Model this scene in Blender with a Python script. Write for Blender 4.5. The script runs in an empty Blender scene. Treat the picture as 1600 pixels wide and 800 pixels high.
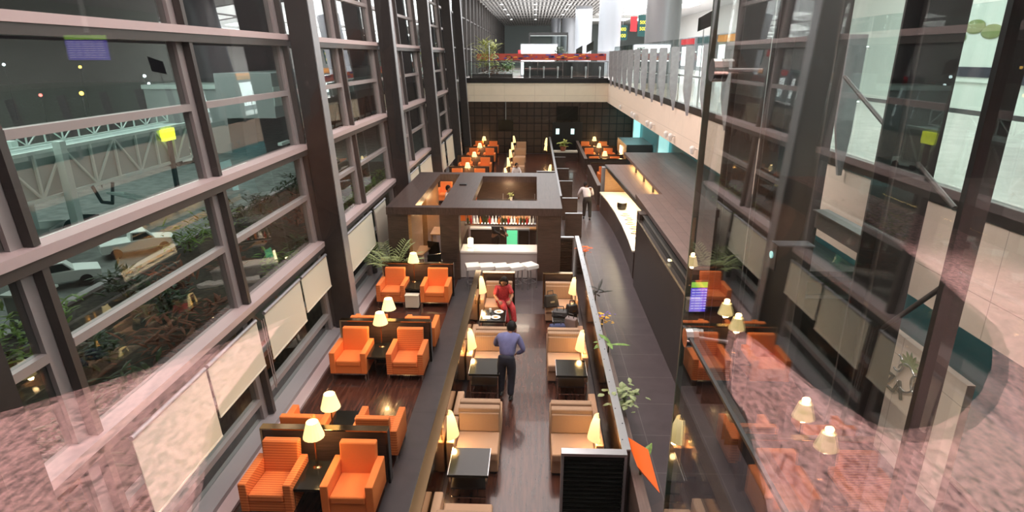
import bpy, bmesh, math, random
from mathutils import Vector, Matrix
random.seed(7)
S = bpy.context.scene
COL = S.collection
R = math.radians
EYE = 6.9

# ------------------------------------------------------------ camera, world, exposure
cam_d = bpy.data.cameras.new('camera'); cam = bpy.data.objects.new('camera', cam_d); COL.objects.link(cam)
cam_d.sensor_width = 36; cam_d.lens = 935.0 / 1600 * 36; cam_d.clip_start = 0.01; cam_d.clip_end = 900
cam.location = (0, 0, EYE); cam.rotation_euler = (R(90 - 18.453), 0, R(2.0917))
S.camera = cam
S.view_settings.view_transform = 'Standard'; S.view_settings.look = 'None'
S.view_settings.exposure = 0.0; S.view_settings.gamma = 1.0; S.view_settings.use_curve_mapping = False
W = bpy.data.worlds.new('night_sky'); S.world = W; W.use_nodes = True
W.node_tree.nodes['Background'].inputs[0].default_value = (0.10, 0.085, 0.10, 1)
W.node_tree.nodes['Background'].inputs[1].default_value = 0.12

def area(name, loc, size, power, color, rot=(0, 0, 0), spread=180):
    l = bpy.data.lights.new(name, 'AREA'); l.shape = 'RECTANGLE'; l.size, l.size_y = size
    l.energy = power; l.color = color; l.spread = R(spread)
    o = bpy.data.objects.new(name, l); COL.objects.link(o); o.location = loc; o.rotation_euler = rot; return o
def point(name, loc, power, color, radius=.06):
    l = bpy.data.lights.new(name, 'POINT'); l.energy = power; l.color = color; l.shadow_soft_size = radius
    o = bpy.data.objects.new(name, l); COL.objects.link(o); o.location = loc; return o
def spot(name, loc, power, color, angle, rot=(0, 0, 0), blend=.5):
    l = bpy.data.lights.new(name, 'SPOT'); l.energy = power; l.color = color; l.spot_size = R(angle); l.spot_blend = blend
    l.shadow_soft_size = .1
    o = bpy.data.objects.new(name, l); COL.objects.link(o); o.location = loc; o.rotation_euler = rot; return o
area('atrium_ceiling_light', (-1.0, 16, 12.6), (6, 26), 2300, (1.0, .86, .84))
area('atrium_ceiling_light_far', (-1.0, 38, 12.6), (6, 12), 330, (1.0, .88, .82))
area('hall_ceiling_light', (9.5, 12, 12.6), (5, 26), 2600, (.92, 1.0, .98))
area('hall_ceiling_light_far', (2, 66, 12.4), (14, 40), 6500, (.97, .98, 1.0))
area('soffit_light', (6.6, 19, 3.66), (.5, 24), 65, (.35, .95, 1.0))
area('soffit_light_far', (6.6, 40, 3.66), (.5, 9), 110, (.45, .95, 1.0))
area('fascia_fill', (-3.5, 24, 12.3), (1, 40), 1050, (1, .84, .78), (0, R(-45), 0), 110)  # added fill without a fixture, brightens the cream balcony edge
area('hall_ceiling_fill', (2, 75, 7.3), (12, 46), 4200, (.97, .98, 1.0), (R(180), 0, 0))  # added upward fill, placed out of sight to brighten the slatted ceiling
area('apron_floodlight', (-40, 52, 17), (20, 60), 15000, (.90, 1.0, .95))
area('apron_floodlight_near', (-11, 14, 9), (4, 10), 90, (.9, 1.0, .80))
spot('carpet_fill', (-1.9, -3.4, 12.3), 17000, (1, .85, .80), 46)  # added spot pair, no fixtures: makes the carpet bright enough to mirror
spot('carpet_fill_right', (1.9, -3.4, 12.3), 17000, (1, .85, .80), 46)

# ------------------------------------------------------------ materials
MATS = {}
def nt(name):
    m = bpy.data.materials.new(name); m.use_nodes = True; MATS[name] = m
    return m, m.node_tree, m.node_tree.nodes['Principled BSDF']
def mat(name, col, rough=.5, metal=0, spec=.5, emit=None, es=0, noise=0, nscale=20, bump=0, coat=0):
    m, t, b = nt(name)
    b.inputs['Base Color'].default_value = (*col, 1); b.inputs['Roughness'].default_value = rough
    b.inputs['Metallic'].default_value = metal; b.inputs['Specular IOR Level'].default_value = spec
    b.inputs['Coat Weight'].default_value = coat
    if emit: b.inputs['Emission Color'].default_value = (*emit, 1); b.inputs['Emission Strength'].default_value = es
    if noise or bump:
        tc = t.nodes.new('ShaderNodeTexCoord'); n = t.nodes.new('ShaderNodeTexNoise'); n.inputs['Scale'].default_value = nscale
        n.inputs['Detail'].default_value = 4; t.links.new(tc.outputs['Object'], n.inputs['Vector'])
        if noise:
            r = t.nodes.new('ShaderNodeValToRGB'); r.color_ramp.elements[0].position = .35; r.color_ramp.elements[1].position = .65
            r.color_ramp.elements[0].color = (*[c * (1 - noise) for c in col], 1); r.color_ramp.elements[1].color = (*[min(1, c * (1 + noise)) for c in col], 1)
            t.links.new(n.outputs[0], r.inputs[0]); t.links.new(r.outputs[0], b.inputs['Base Color'])
        if bump:
            bp = t.nodes.new('ShaderNodeBump'); bp.inputs['Strength'].default_value = bump; bp.inputs['Distance'].default_value = .01
            t.links.new(n.outputs[0], bp.inputs['Height']); t.links.new(bp.outputs[0], b.inputs['Normal'])
    return m
def grain(name, c1, c2, scale=(1, 1, 1), rough=.35, spec=.5, nscale=6, coat=0):
    """streaky wood: noise stretched by scale"""
    m, t, b = nt(name)
    tc = t.nodes.new('ShaderNodeTexCoord'); mp = t.nodes.new('ShaderNodeMapping'); mp.inputs['Scale'].default_value = scale
    n = t.nodes.new('ShaderNodeTexNoise'); n.inputs['Scale'].default_value = nscale; n.inputs['Detail'].default_value = 6
    r = t.nodes.new('ShaderNodeValToRGB'); r.color_ramp.elements[0].position = .3; r.color_ramp.elements[1].position = .7
    r.color_ramp.elements[0].color = (*c1, 1); r.color_ramp.elements[1].color = (*c2, 1)
    t.links.new(tc.outputs['Object'], mp.inputs[0]); t.links.new(mp.outputs[0], n.inputs['Vector'])
    t.links.new(n.outputs[0], r.inputs[0]); t.links.new(r.outputs[0], b.inputs['Base Color'])
    b.inputs['Roughness'].default_value = rough; b.inputs['Specular IOR Level'].default_value = spec; b.inputs['Coat Weight'].default_value = coat
    return m
def tiles(name, c1, c2, mortar, w, h, ms=.01, rough=.4, axes='xy', offset=0.0, bumpy=0, mott=.5):
    m, t, b = nt(name)
    tc = t.nodes.new('ShaderNodeTexCoord'); sp = t.nodes.new('ShaderNodeSeparateXYZ'); cb = t.nodes.new('ShaderNodeCombineXYZ')
    t.links.new(tc.outputs['Object'], sp.inputs[0])
    for i, a in enumerate(axes): t.links.new(sp.outputs['xyz'.index(a)], cb.inputs[i])
    k = t.nodes.new('ShaderNodeTexBrick'); k.offset = offset; k.inputs['Scale'].default_value = 1
    k.inputs['Brick Width'].default_value = w; k.inputs['Row Height'].default_value = h; k.inputs['Mortar Size'].default_value = ms
    k.inputs['Color1'].default_value = (*c1, 1); k.inputs['Color2'].default_value = (*c2, 1); k.inputs['Mortar'].default_value = (*mortar, 1)
    t.links.new(cb.outputs[0], k.inputs['Vector'])
    n = t.nodes.new('ShaderNodeTexNoise'); n.inputs['Scale'].default_value = 3; n.inputs['Detail'].default_value = 6
    t.links.new(tc.outputs['Object'], n.inputs['Vector'])
    mx = t.nodes.new('ShaderNodeMix'); mx.data_type = 'RGBA'; mx.blend_type = 'MULTIPLY'; mx.inputs[0].default_value = mott
    t.links.new(k.outputs[0], mx.inputs[6]); t.links.new(n.outputs[0], mx.inputs[7]); t.links.new(mx.outputs[2], b.inputs['Base Color'])
    b.inputs['Roughness'].default_value = rough; b.inputs['Specular IOR Level'].default_value = .32
    if bumpy:
        bp = t.nodes.new('ShaderNodeBump'); bp.invert = True; bp.inputs['Strength'].default_value = bumpy; bp.inputs['Distance'].default_value = .02
        t.links.new(k.outputs[1], bp.inputs['Height']); t.links.new(bp.outputs[0], b.inputs['Normal'])
    return m
def ribbed(name, c1, c2, freq, rough=.9):
    """fabric with woven ribs running across"""
    m, t, b = nt(name)
    tc = t.nodes.new('ShaderNodeTexCoord'); sp = t.nodes.new('ShaderNodeSeparateXYZ'); t.links.new(tc.outputs['Object'], sp.inputs[0])
    a = t.nodes.new('ShaderNodeMath'); a.operation = 'ADD'; t.links.new(sp.outputs[1], a.inputs[0]); t.links.new(sp.outputs[2], a.inputs[1])
    f = t.nodes.new('ShaderNodeMath'); f.operation = 'MULTIPLY'; f.inputs[1].default_value = freq; t.links.new(a.outputs[0], f.inputs[0])
    s = t.nodes.new('ShaderNodeMath'); s.operation = 'SINE'; t.links.new(f.outputs[0], s.inputs[0])
    r = t.nodes.new('ShaderNodeMapRange'); r.inputs[1].default_value = -1; t.links.new(s.outputs[0], r.inputs[0])
    mx = t.nodes.new('ShaderNodeMix'); mx.data_type = 'RGBA'; mx.inputs[6].default_value = (*c1, 1); mx.inputs[7].default_value = (*c2, 1)
    t.links.new(r.outputs[0], mx.inputs[0]); t.links.new(mx.outputs[2], b.inputs['Base Color'])
    b.inputs['Roughness'].default_value = rough; b.inputs['Specular IOR Level'].default_value = .2
    return m
def glass(name, tint=(1, 1, 1), f0=.05, gain=1.0, rough=0.0):
    """thin architectural pane: what passes through plus a Fresnel mirror reflection"""
    m = bpy.data.materials.new(name); m.use_nodes = True; t = m.node_tree; t.nodes.clear(); MATS[name] = m
    o = t.nodes.new('ShaderNodeOutputMaterial'); mx = t.nodes.new('ShaderNodeMixShader')
    tr = t.nodes.new('ShaderNodeBsdfTransparent'); tr.inputs[0].default_value = (*tint, 1)
    gl = t.nodes.new('ShaderNodeBsdfGlossy'); gl.inputs['Roughness'].default_value = rough; gl.inputs[0].default_value = (1, 1, 1, 1)
    g = t.nodes.new('ShaderNodeNewGeometry'); d = t.nodes.new('ShaderNodeVectorMath'); d.operation = 'DOT_PRODUCT'
    t.links.new(g.outputs['Normal'], d.inputs[0]); t.links.new(g.outputs['Incoming'], d.inputs[1])
    def mth(op, a, b=None):
        n = t.nodes.new('ShaderNodeMath'); n.operation = op
        for i, x in enumerate((a, b)):
            if x is None: continue
            if isinstance(x, (int, float)): n.inputs[i].default_value = x
            else: t.links.new(x, n.inputs[i])
        return n.outputs[0]
    c = mth('ABSOLUTE', d.outputs['Value']); q = mth('POWER', mth('SUBTRACT', 1.0, c), 5.0)
    fr = mth('ADD', f0, mth('MULTIPLY', q, (1 - f0) * gain)); fr = mth('MINIMUM', fr, .97)
    t.links.new(fr, mx.inputs[0]); t.links.new(tr.outputs[0], mx.inputs[1]); t.links.new(gl.outputs[0], mx.inputs[2]); t.links.new(mx.outputs[0], o.inputs[0])
    return m

mat('black', (.012, .011, .011), .35); mat('black_gloss', (.012, .012, .010), .16, spec=.35); mat('rubber', (.02, .02, .02), .7)
mat('column_paint', (.024, .019, .018), .55, noise=.15, nscale=8)
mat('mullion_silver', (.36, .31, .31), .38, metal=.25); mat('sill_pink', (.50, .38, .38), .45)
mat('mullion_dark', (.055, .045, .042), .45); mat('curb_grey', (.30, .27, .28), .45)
mat('chrome', (.75, .75, .75), .12, metal=1); mat('steel', (.50, .50, .52), .3, metal=.9); mat('steel_matte', (.34, .34, .36), .45, metal=.5)
mat('fin_paint', (.38, .37, .39), .5, metal=.2, noise=.1, nscale=6)
mat('bronze_mirror', (.42, .29, .12), .10, metal=1); mat('bronze_trim', (.40, .28, .15), .16, metal=1)
mat('bronze_dark', (.30, .20, .11), .14, metal=1)
mat('orange_fabric', (.86, .23, .06), .9, spec=.2, noise=.08, nscale=120, bump=.3); ribbed('orange_ribbed', (.86, .27, .08), (.58, .13, .04), 120)
mat('brown_fabric', (.28, .09, .04), .9, spec=.2)
mat('beige_fabric', (.46, .29, .19), .9, spec=.2, noise=.06, nscale=100, bump=.2)
m, t, b = nt('beige_ribbed')
tc = t.nodes.new('ShaderNodeTexCoord'); wv = t.nodes.new('ShaderNodeTexWave'); wv.bands_direction = 'X'; wv.inputs['Scale'].default_value = 14
t.links.new(tc.outputs['Object'], wv.inputs[0]); rr = t.nodes.new('ShaderNodeValToRGB')
rr.color_ramp.elements[0].color = (.30, .185, .115, 1); rr.color_ramp.elements[1].color = (.46, .29, .185, 1)
t.links.new(wv.outputs[0], rr.inputs[0]); t.links.new(rr.outputs[0], b.inputs['Base Color']); b.inputs['Roughness'].default_value = .9
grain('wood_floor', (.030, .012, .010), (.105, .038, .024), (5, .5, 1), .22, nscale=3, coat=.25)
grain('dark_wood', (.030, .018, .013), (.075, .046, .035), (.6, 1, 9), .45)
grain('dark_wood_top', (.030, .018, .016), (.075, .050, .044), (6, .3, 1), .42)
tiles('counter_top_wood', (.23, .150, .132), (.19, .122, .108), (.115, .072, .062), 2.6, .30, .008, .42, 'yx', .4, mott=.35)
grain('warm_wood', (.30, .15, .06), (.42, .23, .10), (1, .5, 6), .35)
grain('brown_ledge', (.13, .085, .07), (.20, .135, .115), (6, .4, 1), .4)
tiles('stone_tile', (.100, .078, .084), (.110, .084, .090), (.19, .16, .16), 1.1, 1.1, .008, .33)
tiles('strip_stone', (.075, .066, .070), (.082, .07, .073), (.05, .045, .045), .9, 1.5, .006, .35)
tiles('dark_stone', (.052, .036, .028), (.060, .042, .032), (.03, .022, .018), 1.2, .9, .006, .38, 'yz', .5)
tiles('dark_squares', (.070, .042, .028), (.052, .032, .020), (.012, .008, .006), .55, .55, .035, .55, 'xz', 0, .8)
tiles('cream_panel', (.92, .76, .64), (.90, .75, .63), (.55, .45, .38), 2.2, 1.4, .006, .5, 'yz', mott=.12)
tiles('cream_panel_end', (.92, .82, .66), (.90, .80, .65), (.60, .52, .42), 2.2, .7, .008, .5, 'xz', mott=.12)
mat('carpet', (.46, .27, .26), .95, noise=.8, nscale=38)
mat('hall_stone', (.55, .50, .47), .2, noise=.1, nscale=3)
mat('blind_fabric', (.62, .57, .47), .8, noise=.04, nscale=60); mat('blind_bar', (.8, .75, .65), .4)
mat('white_gloss', (.85, .80, .76), .25); mat('counter_front', (.50, .43, .41), .35); mat('white_matte', (.8, .78, .75), .6); mat('cream', (.7, .62, .5), .6)
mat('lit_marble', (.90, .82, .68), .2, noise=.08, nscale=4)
mat('shade', (.95, .80, .48), .6, emit=(1, .74, .30), es=1.35); mat('bulb_disc', (1, .9, .6), .5, emit=(1, .82, .45), es=7)
mat('glow_warm', (1, .7, .3), .5, emit=(1, .62, .22), es=5)
mat('teal_paint', (.13, .27, .28), .5); mat('teal_light', (.5, .8, .8), .5, emit=(.40, .85, .85), es=.9)
mat('column_metal', (.42, .43, .47), .38, metal=.35); mat('ceiling_white', (.8, .8, .8), .6); mat('slat_grey', (.34, .32, .31), .5)
mat('panel_light', (1, 1, 1), .5, emit=(1, 1, 1), es=4); mat('billboard_light', (1, 1, 1), .5, emit=(.9, .98, 1), es=3.5)
mat('sign_green', (.01, .05, .05), .4, emit=(.02, .10, .10), es=.5); mat('sign_red', (.6, .02, .03), .5, emit=(.9, .05, .06), es=.5)
mat('sign_yellow', (.9, .75, .05), .5, emit=(1, .8, .05), es=1.0); mat('lit_yellow', (.9, .85, .05), .5, emit=(.95, 1, .05), es=2.0)
mat('screen_blue', (.05, .05, .5), .3, emit=(.20, .13, 1.0), es=1.3); mat('screen_green', (.3, .7, .1), .3, emit=(.45, .9, .12), es=1.2)
mat('screen_text', (.6, .6, 1), .3, emit=(.65, .6, 1.0), es=1.4); mat('fridge_green', (.1, .6, .3), .3, emit=(.15, .75, .35), es=1.0)
mat('screen_white', (1, 1, 1), .3, emit=(.55, .95, .95), es=1.2)
mat('skin', (.32, .15, .085), .55); mat('hair', (.010, .008, .008), .6, spec=.2)
mat('shirt_blue', (.155, .16, .33), .8, noise=.12, nscale=9); mat('trouser_navy', (.022, .024, .040), .8, noise=.2, nscale=10)
mat('kurta_red', (.42, .035, .04), .8, noise=.25, nscale=26); mat('shirt_white', (.70, .62, .62), .8); mat('vest_black', (.015, .014, .014), .7)
mat('coat_dark', (.020, .017, .016), .9); mat('denim', (.04, .05, .12), .85); mat('suitcase_grey', (.22, .17, .16), .7); mat('leather_black', (.022, .020, .020), .32)
mat('leaf', (.16, .28, .05), .5, noise=.3, nscale=12); mat('leaf_yellow', (.38, .40, .08), .5, noise=.3, nscale=12); mat('leaf_dark', (.035, .065, .02), .5, noise=.4, nscale=10)
mat('leaf_pale', (.30, .36, .16), .5); mat('stem', (.10, .09, .03), .6); mat('flower_orange', (1.0, .16, .015), .45); mat('flower_yellow', (.85, .45, .03), .5); mat('flower_violet', (.2, .12, .5), .5)
mat('leaf_black', (.012, .014, .010), .4); mat('terracotta', (.30, .09, .04), .6); mat('pot_beige', (.5, .42, .3), .6); mat('hedge_rust', (.18, .07, .04), .7)
mat('asphalt', (.14, .155, .145), .8, noise=.25, nscale=1.2); mat('soil', (.05, .045, .03), .9, noise=.4, nscale=6); mat('bridge_grey', (.33, .42, .40), .6); mat('bridge_white', (.60, .72, .68), .5)
mat('truck_white', (.75, .82, .78), .4); mat('window_dark', (.02, .03, .03), .1); mat('hi_vis', (.45, .80, .10), .6); mat('terminal_grey', (.30, .34, .335), .6)
mat('bottle_dark', (.02, .03, .01), .1); mat('bottle_amber', (.35, .10, .02), .1); mat('bottle_clear', (.7, .7, .65), .1); mat('bottle_red', (.4, .02, .02), .15)
mat('food', (.7, .35, .12), .6, noise=.4, nscale=40); mat('plate_white', (.85, .85, .82), .2); mat('dark_soffit', (.03, .03, .03), .6)
mat('lamp_red', (1, 0, 0), .5, emit=(1, .12, .1), es=6); mat('lamp_amber', (1, .6, 0), .5, emit=(1, .55, .08), es=7); mat('lamp_white', (1, 1, 1), .5, emit=(.8, .95, 1), es=6)
glass('curtain_glass', (.93, .96, .95), .055, 1.0); glass('fin_glass', (.93, .96, .95), .07, 1.0); glass('front_glass', (.97, .98, .97), .05, .9)
glass('rail_glass', (.92, .97, .96), .05, .9); mat('glass_edge', (.12, .17, .14), .2); glass('drink_glass', (.9, .9, .9), .08)
mat('mural_pale', (.72, .80, .74), .5); mat('mural_green', (.22, .27, .10), .6); mat('mural_dark', (.03, .03, .05), .6); mat('mural_red', (.5, .09, .07), .6); mat('mural_blue', (.08, .08, .5), .6)
mat('band_red', (.45, .06, .04), .6); mat('band_blue', (.06, .08, .35), .6); mat('band_orange', (.8, .3, .05), .6); mat('band_dark', (.12, .05, .04), .6)

# ------------------------------------------------------------ mesh helpers
class MB:
    def __init__(s): s.v = []; s.f = []; s.sm = []
    def add(s, vs, fs, smooth=False):
        n = len(s.v); s.v += [tuple(v) for v in vs]; s.f += [tuple(i + n for i in f) for f in fs]; s.sm += [smooth] * len(fs); return s
    def hexa(s, p):  # 8 points: bottom 4 ccw, top 4
        return s.add(p, [(3, 2, 1, 0), (4, 5, 6, 7), (0, 1, 5, 4), (1, 2, 6, 5), (2, 3, 7, 6), (3, 0, 4, 7)])
    def box(s, x0, x1, y0, y1, z0, z1):
        return s.hexa([(x0, y0, z0), (x1, y0, z0), (x1, y1, z0), (x0, y1, z0), (x0, y0, z1), (x1, y0, z1), (x1, y1, z1), (x0, y1, z1)])
    def bar(s, a, b, w=.05, h=None, up=(0, 0, 1)):
        a, b = Vector(a), Vector(b); h = h or w; d = (b - a).normalized(); u = Vector(up)
        if abs(d.dot(u)) > .98: u = Vector((1, 0, 0))
        x = d.cross(u).normalized() * w / 2; y = x.cross(d).normalized() * h / 2
        return s.hexa([a - x - y, a + x - y, b + x - y, b - x - y, a - x + y, a + x + y, b + x + y, b - x + y])
    def prism(s, poly, z0, z1, M=None):
        n = len(poly); vs = [(x, y, z0) for x, y in poly] + [(x, y, z1) for x, y in poly]
        if M: vs = [M @ Vector(v) for v in vs]
        return s.add(vs, [tuple(range(n - 1, -1, -1)), tuple(range(n, 2 * n))] + [(i, (i + 1) % n, (i + 1) % n + n, i + n) for i in range(n)])
    def lathe(s, prof, c=(0, 0, 0), seg=16, a0=0, a1=2 * math.pi, caps=True, axis=None):
        c = Vector(c); full = abs(a1 - a0 - 2 * math.pi) < 1e-4; k = seg if full else seg + 1; vs = []
        for r, z in prof:
            for i in range(k):
                a = a0 + (a1 - a0) * i / seg; p = Vector((r * math.cos(a), r * math.sin(a), z))
                if axis: p = axis @ p
                vs.append(c + p)
        fs = []
        for j in range(len(prof) - 1):
            for i in range(seg):
                i2 = (i + 1) % k; fs.append((j * k + i, j * k + i2, (j + 1) * k + i2, (j + 1) * k + i))
        s.add(vs, fs, True)
        if caps:
            if prof[0][0] > 1e-4: s.add(vs[:k], [tuple(range(k - 1, -1, -1))])
            if prof[-1][0] > 1e-4: s.add(vs[-k:], [tuple(range(k))])
            if not full:
                m_ = len(prof); q = [vs[j * k] for j in range(m_)] + [vs[j * k + k - 1] for j in range(m_ - 1, -1, -1)]; s.add(q, [tuple(range(len(q)))])
        return s
    def cyl(s, a, b, r, r2=None, seg=12):
        a, b = Vector(a), Vector(b); d = b - a; M = d.to_track_quat('Z', 'Y').to_matrix()
        return s.lathe([(r, 0), (r2 if r2 is not None else r, d.length)], a, seg, axis=M)
    def ball(s, c, r, sx=1, sy=1, sz=1, seg=12, rings=8, M=None):
        vs = [];
        for j in range(rings + 1):
            t_ = math.pi * j / rings
            for i in range(seg):
                a = 2 * math.pi * i / seg; p = Vector((r * sx * math.sin(t_) * math.cos(a), r * sy * math.sin(t_) * math.sin(a), -r * sz * math.cos(t_)))
                if M: p = M @ p
                vs.append(Vector(c) + p)
        fs = [(j * seg + i, j * seg + (i + 1) % seg, (j + 1) * seg + (i + 1) % seg, (j + 1) * seg + i) for j in range(rings) for i in range(seg)]
        return s.add(vs, fs, True)
    def tube(s, pts, r, seg=8):
        for a, b in zip(pts[:-1], pts[1:]): s.cyl(a, b, r, seg=seg)
        for p in pts[1:-1]: s.ball(p, r, seg=seg, rings=6)
        return s
    def blade(s, a, b, w, th=.004, droop=0, n=5, up=(0, 0, 1)):
        """a leaf: pointed, curved, with thickness"""
        a, b = Vector(a), Vector(b); d = (b - a); sd = d.cross(Vector(up))
        sd = sd.normalized() if sd.length > 1e-5 else Vector((1, 0, 0)); nr = sd.cross(d).normalized()
        top = []; 
        for i in range(n + 1):
            t_ = i / n; c = a + d * t_ - Vector((0, 0, droop * t_ * t_)) ; ww = w / 2 * math.sin(math.pi * (0.08 + .9 * t_)) ** .8
            top += [c - sd * ww, c + nr * ww * .25, c + sd * ww]
        bot = [p - nr * th for p in top]; k = len(top); fs = []
        for i in range(n):
            for j in range(2):
                q = (i * 3 + j, i * 3 + j + 1, i * 3 + j + 4, i * 3 + j + 3); fs.append(q); fs.append(tuple(x + k for x in reversed(q)))
            for j in (0, 2):
                q = (i * 3 + j, i * 3 + 3 + j, i * 3 + 3 + j + k, i * 3 + j + k); fs.append(q if j == 0 else tuple(reversed(q)))
        return s.add(top + bot, fs)
    def build(s, name, m, parent=None, bevel=0, segs=2):
        me = bpy.data.meshes.new(name); me.from_pydata(s.v, [], s.f); me.polygons.foreach_set('use_smooth', s.sm); me.update()
        me.materials.append(MATS[m] if isinstance(m, str) else m)
        o = bpy.data.objects.new(name, me); COL.objects.link(o)
        if parent: o.parent = parent
        if bevel:
            bv = o.modifiers.new('bevel', 'BEVEL'); bv.width = bevel; bv.segments = segs; bv.limit_method = 'ANGLE'
        return o
def bx(*a): return MB().box(*a)
def tag(o, label, cat, group=None, kind=None):
    o['label'] = label; o['category'] = cat
    if group: o['group'] = group
    if kind: o['kind'] = kind
    return o
def struct(o, label=None):
    o['kind'] = 'structure'
    if label: o['label'] = label
    return o
def thing(name, label, cat, loc=(0, 0, 0), rz=0, group=None):
    o = bpy.data.objects.new(name, None); COL.objects.link(o); o.location = loc; o.rotation_euler = (0, 0, R(rz)); o.empty_display_size = .2
    return tag(o, label, cat, group)
def copy_tree(o, parent=None):
    c = o.copy(); COL.objects.link(c)
    if parent: c.parent = parent
    for ch in list(o.children): copy_tree(ch, c)
    return c
def dup(o, loc, rz, label, group=None, scale=None):
    c = copy_tree(o); c.location = loc; c.rotation_euler = (0, 0, R(rz)); c['label'] = label
    if group: c['group'] = group
    if scale: c.scale = scale
    return c
used = set()
def place(o, loc, rz, label, group=None):
    """the first placement moves the prototype itself, later ones copy it"""
    if o.name not in used:
        used.add(o.name); o.location = loc; o.rotation_euler = (0, 0, R(rz)); o['label'] = label
        if group: o['group'] = group
        return o
    return dup(o, loc, rz, label, group)
def text(name, body, size, loc, rot, m, parent=None, depth=.01):
    c = bpy.data.curves.new(name, 'FONT'); c.body = body; c.size = size; c.extrude = depth; c.align_x = 'CENTER'; c.align_y = 'CENTER'
    o = bpy.data.objects.new(name, c); COL.objects.link(o); dg = bpy.context.evaluated_depsgraph_get()
    me = bpy.data.meshes.new_from_object(o.evaluated_get(dg)); bpy.data.objects.remove(o)
    q = bpy.data.objects.new(name, me); COL.objects.link(q); me.materials.clear(); me.materials.append(MATS[m]); q.location = loc; q.rotation_euler = rot
    if parent: q.parent = parent
    return q

def foliage(n, rad, h, w_, ln, up=1.0, base=(0, 0, 0), seed=0):
    rnd = random.Random(seed); mb = MB()
    for i in range(n):
        a = rnd.uniform(0, 2 * math.pi); p = Vector(base) + Vector((rnd.gauss(0, rad * .45), rnd.gauss(0, rad * .45), rnd.uniform(.0, h)))
        d = Vector((math.cos(a), math.sin(a), rnd.uniform(-.2, up))).normalized() * ln * rnd.uniform(.6, 1.2); mb.blade(p, p + d, w_ * rnd.uniform(.7, 1.2), droop=ln * .2, n=3)
    return mb
# ------------------------------------------------------------ room shell
UP = 5.15            # upper floor level
def wx(z): return -5.25 - .075 * z       # leaning curtain wall
struct(bx(-5.3, 8, 2.1, 45, -.2, 0).build('floor', 'stone_tile'), 'grey stone tile floor of the lounge')
struct(bx(-4.75, -2.42, 3, 18.2, .0, .012).build('floor_planks', 'wood_floor'), 'dark red wooden floor under the orange armchairs')
struct(bx(-2.42, -1.62, 3, 18.2, .0, .012).build('trim_1', 'strip_stone'), 'dark stone strip between wooden floor and booth wall')
struct(bx(-1.4, 1.28, 3, 15.5, .0, .012).build('floor_aisle', 'wood_floor'), 'dark wooden floor of the booth aisle')
struct(bx(-4.6, 3.2, 27.5, 44.7, .0, .01).build('floor_far', 'wood_floor'), 'dark wooden floor at the far end')
struct(bx(-5.4, 9.5, 45.0, 45.3, -.2, 3.75).build('wall_far', 'dark_squares'), 'dark wall of square panels at the far end')
struct(bx(7.3, 7.5, 6, 45, -.2, 3.75).build('wall_right', 'teal_paint'), 'teal wall under the balcony')
# slab of the upper floor: right balcony and far balcony, cream fascias
struct(bx(5.42, 24, -9, 45.3, 3.75, UP).build('floor_balcony', 'hall_stone'), 'upper hall floor along the right side')
struct(bx(-6.2, 24, 45.3, 130, 3.75, UP).build('floor_hall', 'hall_stone'), 'upper hall floor beyond the void')
struct(bx(5.3, 5.42, 2.5, 45.2, 3.72, 5.06).build('trim_2', 'cream_panel'), 'cream panelled edge of the right balcony')
struct(bx(-5.3, 5.3, 45.05, 45.2, 3.72, 5.06).build('trim_3', 'cream_panel_end'), 'cream panelled edge of the far balcony')
struct(bx(5.28, 5.42, 2.5, 45.2, 5.07, 5.30).build('trim_4', 'black'), 'black kerb above the right cream edge')
struct(bx(-5.3, 5.28, 45.0, 45.2, 5.07, 5.42).build('trim_5', 'black'), 'black kerb above the far cream edge')
struct(bx(-6.5, 24, 130, 130.4, UP, 13).build('wall_hall_end', 'terminal_grey'))
struct(bx(24, 24.3, 45.3, 130, UP, 13).build('wall_hall_side', 'white_matte'), 'pale side wall of the far hall')
for i in range(7):
    sf = thing('added_shop_front', 'added shop front, glowing to brighten the far upper hall', 'shop', (21, 52 + i * 9, UP), 0, 'added glowing shop fronts in the upper hall')  # added boxes whose glowing windows lift the dark side of the hall
    bx(0, 2.5, -3.6, 3.6, 0, 4.2).build('walls', 'column_metal', sf); bx(-.06, -.01, -3.2, 3.2, .5, 3.0).build('lit_window', 'billboard_light', sf); bx(-.2, 0, -3.4, 3.4, 3.3, 4.0).build('sign_board', ('sign_green', 'sign_red', 'band_orange')[i % 3], sf)
area('hall_side_fill', (15, 80, 12.4), (8, 60), 4500, (.97, 1, 1))  # added fill over the far hall side, no lamp body
struct(bx(15, 15.3, -9, 45.3, UP, 13).build('wall_hall_right', 'mural_pale'), 'pale green wall of the upper hall with pictures')
struct(bx(-7.2, 24, -9.3, 45.3, 13, 13.2).build('ceiling', 'ceiling_white'))
struct(bx(9, 24, 45.3, 130, 13, 13.2).build('ceiling_right', 'ceiling_white'))
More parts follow.
